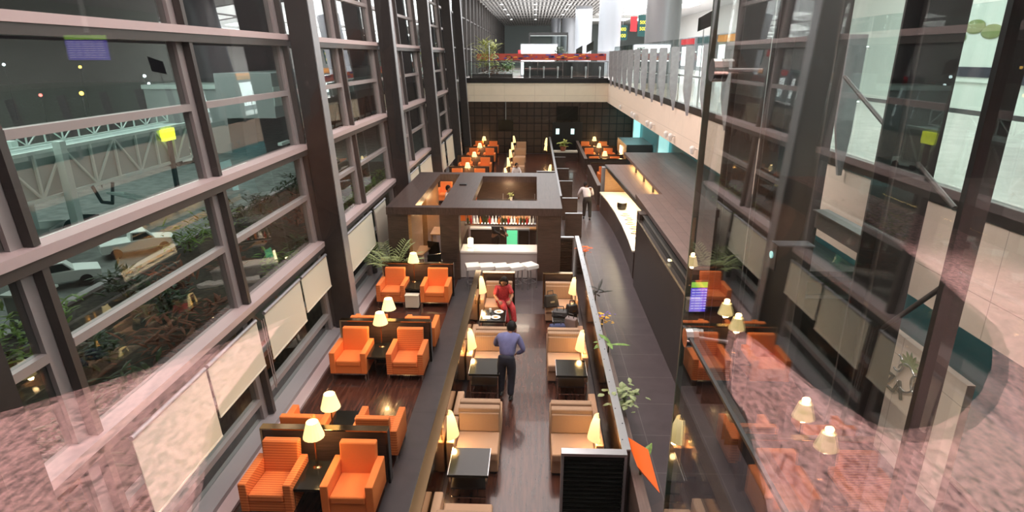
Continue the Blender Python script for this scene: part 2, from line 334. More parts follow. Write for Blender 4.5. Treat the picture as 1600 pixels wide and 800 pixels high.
# slatted ceiling at the far hall
mb = MB()
for i in range(34): mb.box(-6.3 + i * .45, -6.08 + i * .45, 45.5, 129.5, 12.72, 12.86)
for i in range(14): mb.box(-6.3, 8.9, 48 + i * 6, 48.25 + i * 6, 12.66, 12.72)
sc_ = struct(bx(-6.5, 9, 45.3, 130, 13, 13.2).build('ceiling_slatted', 'mullion_dark'), 'slatted grey ceiling of the far hall'); mb.build('slats', 'slat_grey', sc_)
for i, (x, y) in enumerate([(x, y) for y in (50, 56, 62, 68, 76, 84, 94, 106) for x in (-4, 0, 4)]):
    d = MB().lathe([(.18, 0), (.18, .05)], (0, 0, 0), 12).build('ceiling_downlight', 'panel_light'); d.location = (x, y, 12.64)
    tag(d, 'small round downlight set between the ceiling slats of the far hall', 'downlight', 'downlights in the slatted ceiling')
for i, y in enumerate((50, 60, 70, 82, 96, 112)):
    for x in (11, 14.5, 18.5):
        p = thing('ceiling_light_panel', 'bright white light panel in the ceiling over the shops', 'ceiling light', (x, y, 12.9), 0, 'bright ceiling panels over the shops')
        bx(-1.4, 1.4, -3, 3, -.02, .04).build('diffuser', 'panel_light', p); bx(-1.5, 1.5, -3.1, 3.1, .04, .09).build('frame', 'ceiling_white', p)

# platform behind the glass where the picture is taken
struct(bx(-4.5, 4.5, -9, .05, UP - .2, UP).build('floor_carpet', 'carpet'), 'pink speckled carpet reflected in the glass')
struct(bx(-4.5, 4.5, -9.2, -9, UP, 11).build('wall_back', 'terminal_grey'))
w = struct(bx(-4.4, 4.4, .12, .128, UP - .1, 9.2).build('window_front', 'front_glass'), 'large clear pane looking down into the lounge')

# ------------------------------------------------------------ curtain wall on the left
SILLS = [2.47, 4.87, 7.32]; MIDS = [.55, 1.30, 3.66, 6.10, 8.55, 9.8, 11.0]
ys = [6.2 + 4.05 * i for i in range(-1, 10)]
for i in range(len(ys) - 1):
    y0, y1 = ys[i], ys[i + 1]
    mb = MB()
    mb.hexa([(wx(0) - .10, y1 - .34, 0), (wx(0) + .06, y1 - .34, 0), (wx(0) + .06, y1 + .06, 0), (wx(0) - .10, y1 + .06, 0),
             (wx(12) - .10, y1 - .34, 12), (wx(12) + .06, y1 - .34, 12), (wx(12) + .06, y1 + .06, 12), (wx(12) - .10, y1 + .06, 12)])
    for z in MIDS: mb.box(wx(z) - .08, wx(z) + .07, y0 + .06, y1 - .34, z - .055, z + .055)
    win = struct(mb.build('window_%d' % (i + 1), 'mullion_silver'), 'silver framed bay of the leaning glass wall')
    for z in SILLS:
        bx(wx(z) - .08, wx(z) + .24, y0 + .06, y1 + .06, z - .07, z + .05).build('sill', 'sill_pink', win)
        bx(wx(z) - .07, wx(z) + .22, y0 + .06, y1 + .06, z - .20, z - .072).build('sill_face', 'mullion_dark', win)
    zz = sorted([0.1] + SILLS + MIDS); 
    mb = MB()
    for a, b_ in zip(zz[:-1], zz[1:]):
        a += .06; b_ -= .06
        mb.hexa([(wx(a) - .012, y0 + .06, a), (wx(a), y0 + .06, a), (wx(a), y1 - .34, a), (wx(a) - .012, y1 - .34, a),
                 (wx(b_) - .012, y0 + .06, b_), (wx(b_), y0 + .06, b_), (wx(b_), y1 - .34, b_), (wx(b_) - .012, y1 - .34, b_)])
    mb.build('pane', 'curtain_glass', win)
    mb = MB()
    for a, b_ in ((SILLS[0] + .06, SILLS[1] - .2), (SILLS[1] + .06, SILLS[2] - .2), (SILLS[2] + .06, 11.8), (.2, SILLS[0] - .2)):
        f = -.05
        mb.hexa([(wx(a) + .07, y1 - .18, a), (wx(a) + .19, y1 - .18, a), (wx(a) + .19, y1 - .08, a), (wx(a) + .07, y1 - .08, a),
                 (wx(b_) + .07, y1 - .18, b_), (wx(b_) + .19, y1 - .18, b_), (wx(b_) + .19, y1 - .08, b_), (wx(b_) + .07, y1 - .08, b_)])
    mb.build('inner_post', 'mullion_dark', win)
struct(bx(-5.35, -4.95, 2.1, 42.6, 0, .16).build('trim_6', 'curb_grey'), 'grey kerb at the foot of the glass wall')
struct(bx(-4.95, -4.72, 2.1, 42.6, 0, .07).build('trim_7', 'sill_pink'), 'pale floor edging along the glass wall')
# far hall glazing
mb = MB(); mg = MB()
for i in range(24):
    mb.box(-6.45, -6.1, 46 + i * 3.5, 46.35 + i * 3.5, UP, 13)
for z in (7.5, 10): mb.box(-6.35, -6.2, 46, 130, z, z + .1)
wl = struct(mb.build('window_20', 'mullion_dark'), 'dark mullioned glass wall of the far hall'); bx(-6.3, -6.28, 46, 130, UP, 13).build('pane', 'curtain_glass', wl)

# big steel columns
def cxz(z): return -4.85 - .056 * z
cl = ['reaching from the lounge floor, largest and nearest', 'behind the bar frame, second from the front', 'beside the far orange armchairs, third', 'fourth along the glass wall', 'fifth, close to the far balcony']
for i, y in enumerate((14.3, 22.4, 30.5, 38.6, 44.2)):
    mb = MB(); a, b_ = .02, 12.9
    q = lambda z: [(cxz(z) - .25, y - .21, z), (cxz(z) + .25, y - .21, z), (cxz(z) + .25, y + .21, z), (cxz(z) - .25, y + .21, z)]
    mb.hexa(q(a) + q(b_)); o = mb.build('steel_column', 'column_paint'); tag(o, 'dark leaning steel column ' + cl[i], 'column')
    mb = MB(); q = lambda z: [(cxz(z) + .255, y - .19, z), (cxz(z) + .275, y - .19, z), (cxz(z) + .275, y + .19, z), (cxz(z) + .255, y + .19, z)]
    mb.hexa(q(a) + q(b_)); mb.build('side_plate', 'steel_matte', o)
mb = MB(); y = 4.55
q = lambda z: [(cxz(z) - .25, y - .21, z), (cxz(z) + .25, y - .21, z), (cxz(z) + .25, y + .21, z), (cxz(z) - .25, y + .21, z)]
o = mb.hexa(q(.02) + q(12.9)).build('steel_column', 'column_paint'); tag(o, 'dark steel column at the left edge of the picture', 'column')

# roller blinds hanging below the sill, two to a bay
def blind(y0, y1, ztop, zbot, label, grp):
    t_ = thing('roller_blind', label, 'blind', (wx(ztop) + .30, (y0 + y1) / 2, ztop), 0, grp)
    h = (y1 - y0) / 2; s_ = .075
    dx = s_ * (ztop - zbot)
    MB().hexa([(dx, -h, zbot - ztop), (dx + .012, -h, zbot - ztop), (dx + .012, h, zbot - ztop), (dx, h, zbot - ztop), (0, -h, 0), (.012, -h, 0), (.012, h, 0), (0, h, 0)]).build('blind_cloth', 'blind_fabric', t_)
    bx(dx - .008, dx + .02, -h, h, zbot - ztop - .03, zbot - ztop).build('bottom_bar', 'blind_bar', t_)
    MB().cyl((0, -h, .03), (0, h, .03), .035).build('roller', 'steel_matte', t_)
bs = [(6.35, 8.15, 1.05, 'pulled down nearest the camera'), (8.22, 9.95, 1.35, 'second from the front, its hem above the dark pane'), (10.3, 12.1, 1.30, 'third from the front, right of the cord'), (12.2, 13.85, 1.45, 'beside the nearest dark column'),
      (15.0, 18.2, 1.2, 'between the palm and the nearest dark column'), (18.5, 20.0, .9, 'narrow one behind the palm'), (23.2, 26.2, 1.2, 'above the wooden bar roof'), (26.7, 29.6, 1.1, 'past the second column'), (31.2, 34.2, .9, 'past the third column'), (34.9, 37.8, .8, 'farthest along the glass wall')]
for a, b_, z, l in bs: blind(a, b_, 2.22, z, 'cream roller blind ' + l, 'cream roller blinds')
for y, zl, l in ((10.12, .75, 'between the front pair of blinds'), (14.75, .8, 'beside the nearest dark column'), (18.38, .9, 'next to the palm')):
    x = wx(2) + .33
    pts = [(x, y - .04, 2.2), (x + .09, y - .04, zl + .1), (x + .09, y, zl), (x + .09, y + .04, zl + .1), (x, y + .04, 2.2)]
    tag(MB().tube(pts, .010, 6).build('blind_cord', 'mullion_silver'), 'looped blind cord hanging ' + l, 'cord')

# ------------------------------------------------------------ armchairs
def armchair(kind, fab):
    t_ = thing('armchair', kind, 'armchair')
    for s_ in (-1, 1):
        x0, x1 = sorted((s_ * .41, s_ * .285)); bx(x0, x1, -.42, .36, .17, .68).build('armrest', fab, t_, .015)
    bx(-.285, .285, -.40, .30, .17, .36).build('seat_base', fab, t_, .01)
    MB().hexa([(-.28, -.42, .345), (.28, -.42, .345), (.28, .22, .345), (-.28, .22, .345), (-.28, -.42, .49), (.28, -.42, .49), (.28, .22, .45), (-.28, .22, .45)]).build('seat_cushion', fab, t_, .035, 3)
    MB().hexa([(-.29, .20, .40), (.29, .20, .40), (.29, .36, .30), (-.29, .36, .30), (-.30, .29, .96), (.30, .29, .96), (.30, .42, .96), (-.30, .42, .96)]).build('backrest', fab, t_, .025, 3)
    for sx in (-1, 1):
        for sy in (-.38, .32): MB().bar((sx * .37, sy, 0), (sx * .37, sy, .17), .03).build('leg', 'chrome', t_)
    MB().bar((-.37, -.38, .155), (.37, -.38, .155), .03).build('front_rail', 'chrome', t_)
    return t_
plain = armchair('x', 'orange_fabric'); striped = armchair('x', 'orange_ribbed')
XL, XR = -4.07, -2.80
rows = [(7.83, 'front row, nearest the camera'), (12.10, 'second row'), (16.22, 'third row, near the bar')]
for i, (y, nm) in enumerate(rows):
    for x, side in ((XL, 'window side'), (XR, 'aisle side')):
        st = (side == 'window side') != (i == 1)
        place(striped if st else plain, (x, y, .012), 0, ('ribbed' if st else 'plain') + ' orange armchair facing the camera, %s, %s' % (nm, side))
for i, (y, nm) in enumerate(((9.22, 'behind the nearest partition'), (13.42, 'behind the middle partition'), )):
    for x, side in ((XL, 'window side'), (XR + .05, 'aisle side')):
        place(striped if i == 0 and side[0] == 'a' else plain, (x, y, .012), 180, 'orange armchair facing away, %s, %s' % (nm, side))
far_rows = [29.0, 32.7, 36.6, 40.5, 44.1]
FN = ['nearest of the far rows', 'second of the far rows', 'third of the far rows', 'fourth of the far rows', 'against the far wall']
for i, y in enumerate(far_rows):
    for x, side in ((-4.35, 'window side'), (-3.0, 'aisle side')):
        dup(plain, (x + .08 * i * (side[0] == 'w'), y, .012), 0, 'orange armchair beyond the bar, %s, %s' % (FN[i], side))
for i, y in enumerate((24.4,)):
    dup(plain, (-3.1, 23.6 + 1.6, .012), 0, 'orange armchair seen through the left opening of the bar roof')
RR = [37.4, 41.0, 44.4]
for i, y in enumerate(RR):
    for x, side in ((3.75, 'left'), (5.05, 'right')):
        dup(plain, (x, y - .2, .012), 0, 'orange armchair in the far right corner, %s row, %s seat' % (('near', 'middle', 'back')[i], side))
dup(plain, (4.0, 33.6, .012), 0, 'orange armchair alone in the small booth by the buffet')
used.add('x')

# end tables between armchairs
def side_table(label, loc, w=.44, d=.70, h=.56):
    t_ = thing('end_table', label, 'table', loc)
    bx(-w / 2, w / 2, -d / 2, d / 2, h - .05, h).build('table_top', 'black_gloss', t_, .004)
    for sx in (-1, 1):
        bx(sx * w / 2 - .012, sx * w / 2 + .012, -d / 2, -d / 2 + .02, 0, h).build('leg', 'chrome', t_)
    bx(-w / 2 + .01, w / 2 - .01, d / 2 - .03, d / 2, .04, h - .05).build('back_panel', 'black', t_)
    return t_
for (y, _), l in zip(rows, ('in the front row', 'in the second row', 'in the third row')):
    side_table('narrow black end table between the two orange armchairs ' + l, ((XL + XR) / 2, y, .012))
for y, l in ((9.3, 'behind the nearest partition'), (13.5, 'behind the middle partition')):
    side_table('black end table between armchairs facing away, ' + l, ((XL + XR) / 2, y, .012))
t_ = thing('storage_box', 'cream box standing under the end table of the third row', 'box', ((XL + XR) / 2, 15.80, .012))
bx(-.19, .19, -.14, .06, .06, .40).build('body', 'cream', t_, .01); bx(-.20, .20, -.15, .07, .40, .44).build('lid', 'cream', t_, .008)

# partitions with bronze trim between the armchair rows
def partition(label, x0, x1, y, h=1.05):
    t_ = thing('low_partition', label, 'partition', ((x0 + x1) / 2, y, 0)); w_ = (x1 - x0) / 2
    bx(-w_ + .04, w_ - .04, -.06, .06, .02, h - .03).build('panel', 'dark_wood', t_)
    bx(-w_, w_, -.075, .075, h - .03, h).build('top_trim', 'bronze_trim', t_, .004)
    for s_ in (-1, 1): bx(s_ * (w_ - .02) - .02, s_ * (w_ - .02) + .02, -.075, .075, .0, h - .03).build('end_trim', 'black_gloss' if s_ > 0 else 'bronze_trim', t_)
    return t_
for y, l in ((8.42, 'nearest the camera'), (12.70, 'in the middle'), (16.80, 'next to the bar')):
    partition('dark low partition with bronze top between orange armchairs, ' + l, -4.50, -2.36, y)
for i, y in enumerate(far_rows[:-1]): partition('dark low partition with bronze top between the far left rows, %s' % ('first', 'second', 'third', 'fourth')[i], -4.75, -2.5, y + .66)

# ------------------------------------------------------------ lamps
def lamp(label, loc, stem=.35, foot=True, power=16, light=True, grp=None, sc=1.0):
    t_ = thing('table_lamp', label, 'lamp', loc, 0, grp); s_ = stem
    if foot: MB().lathe([(.07, 0), (.07, .012), (.02, .02)], (0, 0, 0), 14).build('foot', 'bronze_trim', t_)
    MB().cyl((0, 0, 0), (0, 0, s_ + .12), .012).build('stem', 'bronze_trim', t_)
    n = 32; prof = []
    mb = MB(); vs = []
    for (r, z) in ((.165, s_), (.092, s_ + .27)):
        for k in range(n):
            a = 2 * math.pi * k / n; rr_ = r * sc * (1 + (.03 if k % 2 else 0)); vs.append((rr_ * math.cos(a), rr_ * math.sin(a), z))
    mb.add(vs, [(k, (k + 1) % n, n + (k + 1) % n, n + k) for k in range(n)], False)
    o = mb.build('lamp_shade', 'shade', t_); sd = o.modifiers.new('t', 'SOLIDIFY'); sd.thickness = .004
    MB().lathe([(.078 * sc, s_ + .235), (.078 * sc, s_ + .245)], (0, 0, 0), 20).build('bulb_glow', 'bulb_disc', t_)
    if light:
        p = point('lamp_light', (loc[0], loc[1], loc[2] + s_ - .05), power, (1, .62, .28), .05)
        q = point('lamp_light_up', (loc[0], loc[1], loc[2] + s_ + .33), power * .35, (1, .62, .28), .05)
    return t_
cx = (XL + XR) / 2
lamp('lit pleated lamp on the end table of the front armchair row', (cx - .02, 8.02, .572), .58)
lamp('lit lamp just behind the nearest partition', (cx - .02, 8.85, .572), .58)
lamp('lit lamp on the end table of the second armchair row', (cx, 12.28, .572), .58)
lamp('lit lamp just behind the middle partition', (cx, 13.10, .572), .58)
lamp('lit lamp on the end table near the palm and the bar', (cx - .05, 16.45, .572), .62)
for i, y in enumerate(far_rows): lamp('lit lamp between far left orange armchairs, %s' % FN[i], (-3.68, y + .35, .0), 1.02, power=22)
for i, y in enumerate(RR): lamp('lit lamp between orange armchairs in the far right corner, %s row' % ('near', 'middle', 'back')[i], (4.42, y + .15, 0), 1.02, power=22)
lamp('lit lamp tilted in the left opening of the bar roof', (-2.72, 23.4, .0), 1.0, power=14)
lamp('lit lamp standing by the glass wall beyond the bar', (-4.95, 26.9, .0), 1.3, power=10)

# half shade sconces on stems along the booth walls
def sconce(label, loc, side, power=14, light=True, sc=1.0):
    t_ = thing('booth_lamp', label, 'lamp', loc)
    a0, a1 = (-math.pi / 2, math.pi / 2) if side < 0 else (math.pi / 2, 3 * math.pi / 2)
    mb = MB(); n = 14; vs = []
    for r, z in ((.185 * sc, 0), (.135 * sc, .26 * sc), (.085 * sc, .42 * sc)):
        for k in range(n + 1):
            a = a0 + (a1 - a0) * k / n; vs.append((r * math.cos(a), r * math.sin(a), z))
    k = n + 1
    mb.add(vs, [(j * k + i, j * k + i + 1, (j + 1) * k + i + 1, (j + 1) * k + i) for j in range(2) for i in range(n)], True)
    o = mb.build('lamp_shade', 'shade', t_); sd = o.modifiers.new('t', 'SOLIDIFY'); sd.thickness = .004
    bx(-.004 if side < 0 else -.004, .004, -.08 * sc, .08 * sc, .02, .40 * sc).build('back_plate', 'bronze_trim', t_)
    MB().ball((.03 * -side, 0, .33 * sc), .035, seg=10, rings=6).build('bulb', 'bulb_disc', t_)
    MB().cyl((0, 0, -loc[2] + (.6 if loc[1] < 20 else .012)), (0, 0, .1), .013).build('stem', 'bronze_trim', t_)
    if light: point('lamp_light', (loc[0] - side * .09, loc[1] - .02, loc[2] - .04), power, (1, .62, .28), .05)
    return t_
TY = [8.66, 11.88, 14.78]; TN = ['nearest', 'second', 'farthest']
for y, l in zip(TY, TN):
    sconce('lit half shade lamp on the left booth wall, %s table' % l, (-1.40, y, .80 if l != 'farthest' else .95), -1)
    sconce('lit half shade lamp on the right booth wall, %s table' % l, (1.14, y, .80 if l != 'farthest' else .95), 1)
for i, y in enumerate((30.2, 33.5, 36.6, 39.8, 43.2)): sconce('lit half shade lamp along the far middle booth, %s from the bar' % ('first', 'second', 'third', 'fourth', 'fifth')[i], (-1.5, y, 1.05), -1, 12, sc=1.1)
for i, (x, y) in enumerate(((.92, 31.3), (.85, 39.6), (.92, 42.2))): sconce('lit half shade lamp on the far mirrored screen, %s' % ('near end', 'middle', 'far end')[i], (x, y, 1.05), 1, 12, sc=1.1)

# ------------------------------------------------------------ beige booths
def booth_wall(label, x0, x1, y0, y1, h, topmat, inner):
    t_ = thing('booth_wall', label, 'partition', ((x0 + x1) / 2, (y0 + y1) / 2, 0)); w_ = (x1 - x0) / 2; l = (y1 - y0) / 2
    bx(-w_, w_, -l, l, .0, h - .03).build('core', 'dark_wood', t_)
    bx(-w_ - .01, w_ + .01, -l, l, h - .03, h).build('top_plate', topmat, t_, .004)
    sx = w_ if inner > 0 else -w_
    a, b_ = sorted((sx, sx + inner * .012)); bx(a, b_, -l + .01, l - .01, .1, h - .04).build('mirror_panel', 'bronze_mirror', t_)
    return t_
booth_wall('long low wall with bronze mirror face left of the booths', -1.61, -1.47, 5.2, 16.0, 1.12, 'bronze_dark', 1)
rw = booth_wall('long low wall with steel top plate right of the booths', 1.385, 1.50, 7.66, 18.95, 1.30, 'steel', -1)
for i in range(26): MB().lathe([(.012, 0), (.010, .006)], (.0 + (.03 if i % 2 else -.03), -5.4 + i * .43, 1.30), 8).build('screw', 'black', rw)
mb = bx(1.515, 1.68, 5.2, 19.2, .0, .95)
tag(mb.build('planter_ledge', 'brown_ledge', None, .01), 'long brown wooden planter ledge on the corridor side of the booths', 'planter')
def slat_screen(label, x0, x1, y, h, z0=0):
    t_ = thing('slatted_screen', label, 'screen', ((x0 + x1) / 2, y, 0)); w_ = (x1 - x0) / 2
    bx(-w_, w_, .0, .05, z0, h - .05).build('backing', 'black', t_)
    bx(-w_, w_, -.07, .07, h - .05, h).build('top_rail', 'steel', t_, .004)
    for s_ in (-1, 1): bx(s_ * (w_ - .02) - .02, s_ * (w_ - .02) + .02, -.07, .0, z0, h - .05).build('side_rail', 'steel_matte', t_)
    n = int((h - .1 - z0) / .078)
    for i in range(n):
        z = z0 + .04 + i * .078; MB().hexa([(-w_ + .04, -.012, z), (w_ - .04, -.012, z), (w_ - .04, 0, z), (-w_ + .04, 0, z), (-w_ + .04, -.05, z + .055), (w_ - .04, -.05, z + .055), (w_ - .04, 0, z + .055), (-w_ + .04, 0, z + .055)]).build('slat', 'black_gloss', t_)
    return t_
slat_screen('black slatted screen closing the booth aisle wall, nearest the camera', .46, 1.44, 7.60, 1.30)
slat_screen('black slatted screen beside the bar, at the corridor end', .40, 1.34, 18.75, 1.32)
for x0, x1, l in ((-1.42, -.50, 'behind the seated woman'), (.30, 1.14, 'behind the bags')): partition('dark low partition topping the beige seat ' + l, x0, x1, 15.98, 1.08)

def booth_seat(label):
    t_ = thing('booth_armchair', label, 'armchair')
    bx(-.36, .38, -.36, .36, .05, .30).build('seat_base', 'beige_fabric', t_, .012)
    bx(-.36, .38, -.40, .24, .30, .46).build('seat_cushion', 'beige_fabric', t_, .03, 3)
    bx(-.36, .38, .26, .40, .08, .92).build('backrest', 'beige_ribbed', t_, .025, 3)
    bx(-.35, .37, .22, .265, .46, .84).build('back_cushion', 'beige_ribbed', t_, .02, 3)
    bx(-.50, -.365, -.40, .40, .05, .66).build('armrest', 'beige_fabric', t_, .02, 3)
    bx(-.48, .36, -.34, .36, 0, .05).build('plinth', 'black', t_)
    return t_
seatL = booth_seat('x')
def mirror_seat(src):
    c = bpy.data.objects.new('booth_armchair', None); COL.objects.link(c); c['category'] = 'armchair'; c['label'] = 'x'
    for ch in src.children:
        me = ch.data.copy(); me.transform(Matrix.Scale(-1, 4, (1, 0, 0))); me.flip_normals()
        o = bpy.data.objects.new(ch.name.split('.')[0], me); COL.objects.link(o); o.parent = c
        for md in ch.modifiers: b2 = o.modifiers.new('bevel', 'BEVEL'); b2.width = md.width; b2.segments = md.segments; b2.limit_method = 'ANGLE'
    return c
seatR = mirror_seat(seatL)
YB = [(9.42, 'nearest'), (12.52, 'middle'), (15.72, 'farthest')]
for y, l in YB:
    place(seatL, (-.94, y - .42, .012), 0, 'beige booth armchair facing the camera, left side, %s pair' % l)
    place(seatR, (.74, y - .42, .012), 0, 'beige booth armchair facing the camera, right side, %s pair' % l)
for y, l in YB[:2]:
    place(seatR, (-.94, y + .44, .012), 180, 'beige booth armchair facing away, left side, %s pair' % l)
    place(seatL, (.74, y + .44, .012), 180, 'beige booth armchair facing away, right side, %s pair' % l)
place(seatR, (-.94, 7.0, .012), 180, 'beige booth armchair facing away at the bottom edge, left side')
for i, y in enumerate((33.2, 37.0, 40.8, 44.2)): place(seatL, (-.95, y, .012), 0, 'beige booth armchair beyond the bar, %s' % ('nearest', 'second', 'third', 'farthest')[i])

def booth_table(label, loc, w=.64, d=.70):
    t_ = thing('booth_table', label, 'table', loc)
    bx(-w / 2, w / 2, -d / 2, d / 2, .55, .60).build('table_top', 'black_gloss', t_, .005)
    for s_ in (-1, 1):
        MB().bar((s_ * w / 2, -d / 2, .60), (s_ * w / 2, d / 2, .60), .012).build('edge_strip', 'steel', t_)
        for q_ in (-1, 1): MB().bar((s_ * (w / 2 - .03), q_ * (d / 2 - .04), 0), (s_ * (w / 2 - .03), q_ * (d / 2 - .04), .55), .025).build('leg', 'chrome', t_)
    MB().bar((-w / 2 + .03, -d / 2 + .04, .14), (w / 2 - .03, -d / 2 + .04, .14), .022).build('foot_rail', 'chrome', t_)
    bx(-w / 2 + .03, w / 2 - .03, -d / 2 + .06, d / 2 - .06, .28, .31).build('shelf', 'black', t_)
    return t_
for y, l in ((8.20, 'nearest'), (11.38, 'second'), (14.02, 'farthest')):
    booth_table('black gloss table in the left booths, %s' % l, (-.99, y, .012)); booth_table('black gloss table in the right booths, %s' % l, (.84, y, .012))
booth_wall('low bronze mirrored wall left of the far middle booth', -1.66, -1.52, 28.5, 44.8, 1.1, 'bronze_trim', 1)
booth_wall('tall mirrored screen with steel top in the far middle booth', 1.10, 1.20, 24.9, 44.5, 1.3, 'steel_matte', -1)
slat_screen('black slatted screen at the near end of the far mirrored booth', .15, 1.08, 30.6, 1.3)
for i, y in enumerate((23.5, 26.2, 30.0, 33.5, 37.5)):
    t_ = thing('bench_seat', 'dark bench with rust cushion along the corridor screen, %s from the camera' % ('first', 'second', 'third', 'fourth', 'fifth')[i], 'bench', (1.58, y, 0))
    bx(-.30, .34, -.30, .30, .05, .42).build('seat_base', 'dark_wood', t_); bx(-.28, .32, -.26, .26, .42, .52).build('cushion', 'brown_fabric', t_, .02)
    bx(-.30, .36, -.42, -.32, 0, .98).build('end_panel', 'dark_wood', t_); bx(-.31, .37, -.43, -.31, .98, 1.0).build('top_trim', 'steel', t_)
tb = thing('far_table', 'dark round edged table with plates beyond the bar', 'table', (-.35, 31.6, 0))
bx(-.5, .6, -.35, .35, .70, .74).build('table_top', 'black_gloss', tb, .01); MB().cyl((0, 0, 0), (0, 0, .7), .05).build('leg', 'steel', tb)
for i, x in enumerate((-.45, -.1)): 
    p = MB().lathe([(.05, 0), (.13, .02), (.12, .022), (.0, .01)], (x, 31.5 + .1 * i, .741), 16).build('plate', 'plate_white'); tag(p, 'white plate on the table beyond the bar, %s one' % ('left', 'right')[i], 'plate')
# far right orange corner walls
t_ = thing('planter_wall', 'low dark wall with brown top around the far right orange seats', 'partition', (3.15, 38.5, 0))
bx(-.05, .1, -1.9, 6.3, 0, .95).build('side', 'dark_wood', t_); bx(-.07, .12, -1.9, 6.3, .95, .99).build('side_top', 'brown_ledge', t_)
bx(.1, 2.5, -1.95, -1.8, 0, .95).build('front', 'dark_wood', t_); bx(.1, 2.5, -1.97, -1.78, .95, .99).build('front_top', 'bronze_trim', t_)
for i, y in enumerate(RR[:-1]): partition('low partition with bronze top between far right armchair rows, %s' % ('near', 'back')[i], 3.3, 5.7, y + .55)
t_ = thing('planter_wall', 'low walled booth with brown top beside the buffet pillar', 'partition', (3.15, 31, 0))
bx(-.05, .1, -2.4, 3.4, 0, .95).build('side', 'dark_wood', t_); bx(-.07, .12, -2.4, 3.4, .95, .99).build('side_top', 'brown_ledge', t_); bx(.1, 1.6, 3.25, 3.4, 0, 1.1).build('back', 'dark_wood', t_); bx(.1, 1.6, 3.23, 3.42, 1.1, 1.13).build('back_top', 'bronze_trim', t_)

# ------------------------------------------------------------ the bar
bar = thing('bar_pavilion', 'dark wooden bar pavilion with a flat frame roof and square openings', 'bar', (-1.85, 21.2, 0))
def bp(name, m, *a, bevel=0): return bx(a[0] + 1.85, a[1] + 1.85, a[2] - 21.2, a[3] - 21.2, a[4], a[5]).build(name, m, bar, bevel)
Z0, Z1 = 2.18, 2.42
for a in ((-4.62, -3.75, 18.1, 24.1), (-2.94, -2.0, 18.1, 24.1), (.12, .9, 18.1, 24.1), (-3.75, -2.94, 18.1, 18.4), (-3.75, -2.94, 23.7, 24.1), (-2.0, .12, 18.1, 19.15), (-2.0, .12, 23.3, 24.1)):
    bp('roof_beam', 'dark_wood_top', *a, Z0, Z1)
bp('front_pier', 'dark_wood', -4.60, -3.95, 18.14, 18.6, 0, Z0); bp('front_pier', 'dark_wood', -2.94, -2.34, 18.14, 18.6, 0, Z0); bp('front_pier', 'dark_wood', .14, .88, 18.14, 24.0, 0, Z0)
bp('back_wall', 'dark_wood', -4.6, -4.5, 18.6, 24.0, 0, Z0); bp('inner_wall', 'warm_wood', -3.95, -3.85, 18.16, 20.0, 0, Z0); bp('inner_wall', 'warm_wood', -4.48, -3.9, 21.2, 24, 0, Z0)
bp('side_wall', 'dark_wood', -2.5, -2.36, 18.6, 21.0, 0, 1.0)
bp('back_wall', 'dark_wood', -2.3, .14, 23.85, 23.95, 0, Z0); bp('back_shelf', 'steel', -2.3, .14, 23.5, 23.85, 1.35, 1.38); bp('back_shelf', 'steel', -2.3, .14, 23.5, 23.85, .98, 1.0)
isl = thing('bar_island', 'low island with a lit wooden top inside the bar opening', 'counter', (-.75, 22.5, 0))
bx(-.6, .6, -.3, .3, 0, .98).build('body', 'dark_wood', isl); bx(-.64, .64, -.34, .34, .98, 1.03).build('worktop', 'warm_wood', isl); MB().lathe([(.02, 0), (.13, .03), (.15, .05)], (0, 0, 1.03), 16).build('bowl', 'plate_white', isl)
bpl = thing('potted_plant', 'small plant with white flowers inside the bar opening', 'plant', (-.9, 23.65, 1.385)); MB().lathe([(.05, 0), (.07, .12)], (0, 0, 0), 12).build('pot', 'white_gloss', bpl)
point('bar_opening_light', (-1.0, 23.2, 2.0), 40, (1, .66, .38))
# counter
ct = thing('bar_counter', 'white lit bar counter under the wooden frame roof', 'counter', (-1.1, 18.9, 0))
bx(-1.24, 1.24, -.55, -.42, .02, .86).build('front_panel', 'counter_front', ct); bx(-1.24, 1.24, -.58, .20, .86, .93).build('counter_top', 'white_gloss', ct, .01)
bx(-1.22, 1.22, .0, .18, .02, .86).build('rear_panel', 'dark_wood', ct)
area('bar_light', (-1.1, 19.0, 2.12), (2.0, .6), 34, (1, .80, .62)); area('bar_light_back', (-1.1, 21.5, 2.1), (2.0, 1.2), 45, (1, .66, .38))
point('side_booth_light', (-3.4, 20.6, 1.9), 30, (1, .6, .3)); point('side_booth_light_far', (-3.4, 23.0, 1.7), 20, (1, .6, .3))
wb = thing('back_bar', 'low work counter with white top behind the bartender', 'counter', (-1.1, 21.3, 0))
bx(-1.2, 1.2, -.1, .5, 0, .85).build('body', 'dark_wood', wb); bx(-1.22, .0, -.15, .5, .85, .9).build('worktop', 'white_gloss', wb)
bx(0, 1.22, -.15, .5, .85, .9).build('worktop', 'warm_wood', wb)
fr = thing('drinks_fridge', 'glass door fridge glowing green behind the bar', 'fridge', (-.55, 20.9, 0))
bx(-.42, .42, -.0, .24, .05, .95).build('body', 'steel_matte', fr); bx(-.40, -.02, -.03, -.002, .1, .9).build('door', 'fridge_green', fr); bx(.02, .40, -.03, -.002, .1, .9).build('door', 'black_gloss', fr)
rack = thing('hanging_shelf', 'steel glass shelf hung under the bar roof with bottles on it', 'shelf', (-1.1, 19.5, 1.52))
bx(-1.2, 1.2, -.2, .2, -.03, 0).build('shelf_board', 'steel', rack); bx(-1.2, 1.2, -.2, -.17, 0, .06).build('edge', 'chrome', rack)
for x in (-1.18, -.4, .4, 1.18): MB().cyl((x, .18, 0), (x, .18, .66), .012).build('hanger', 'steel', rack)
def bottle(m, h=.28, r=.036):
    o = MB().lathe([(r, 0), (r, h * .62), (r * .4, h * .75), (r * .35, h * .97), (r * .42, h)], (0, 0, 0), 10).build('bottle', m); return o
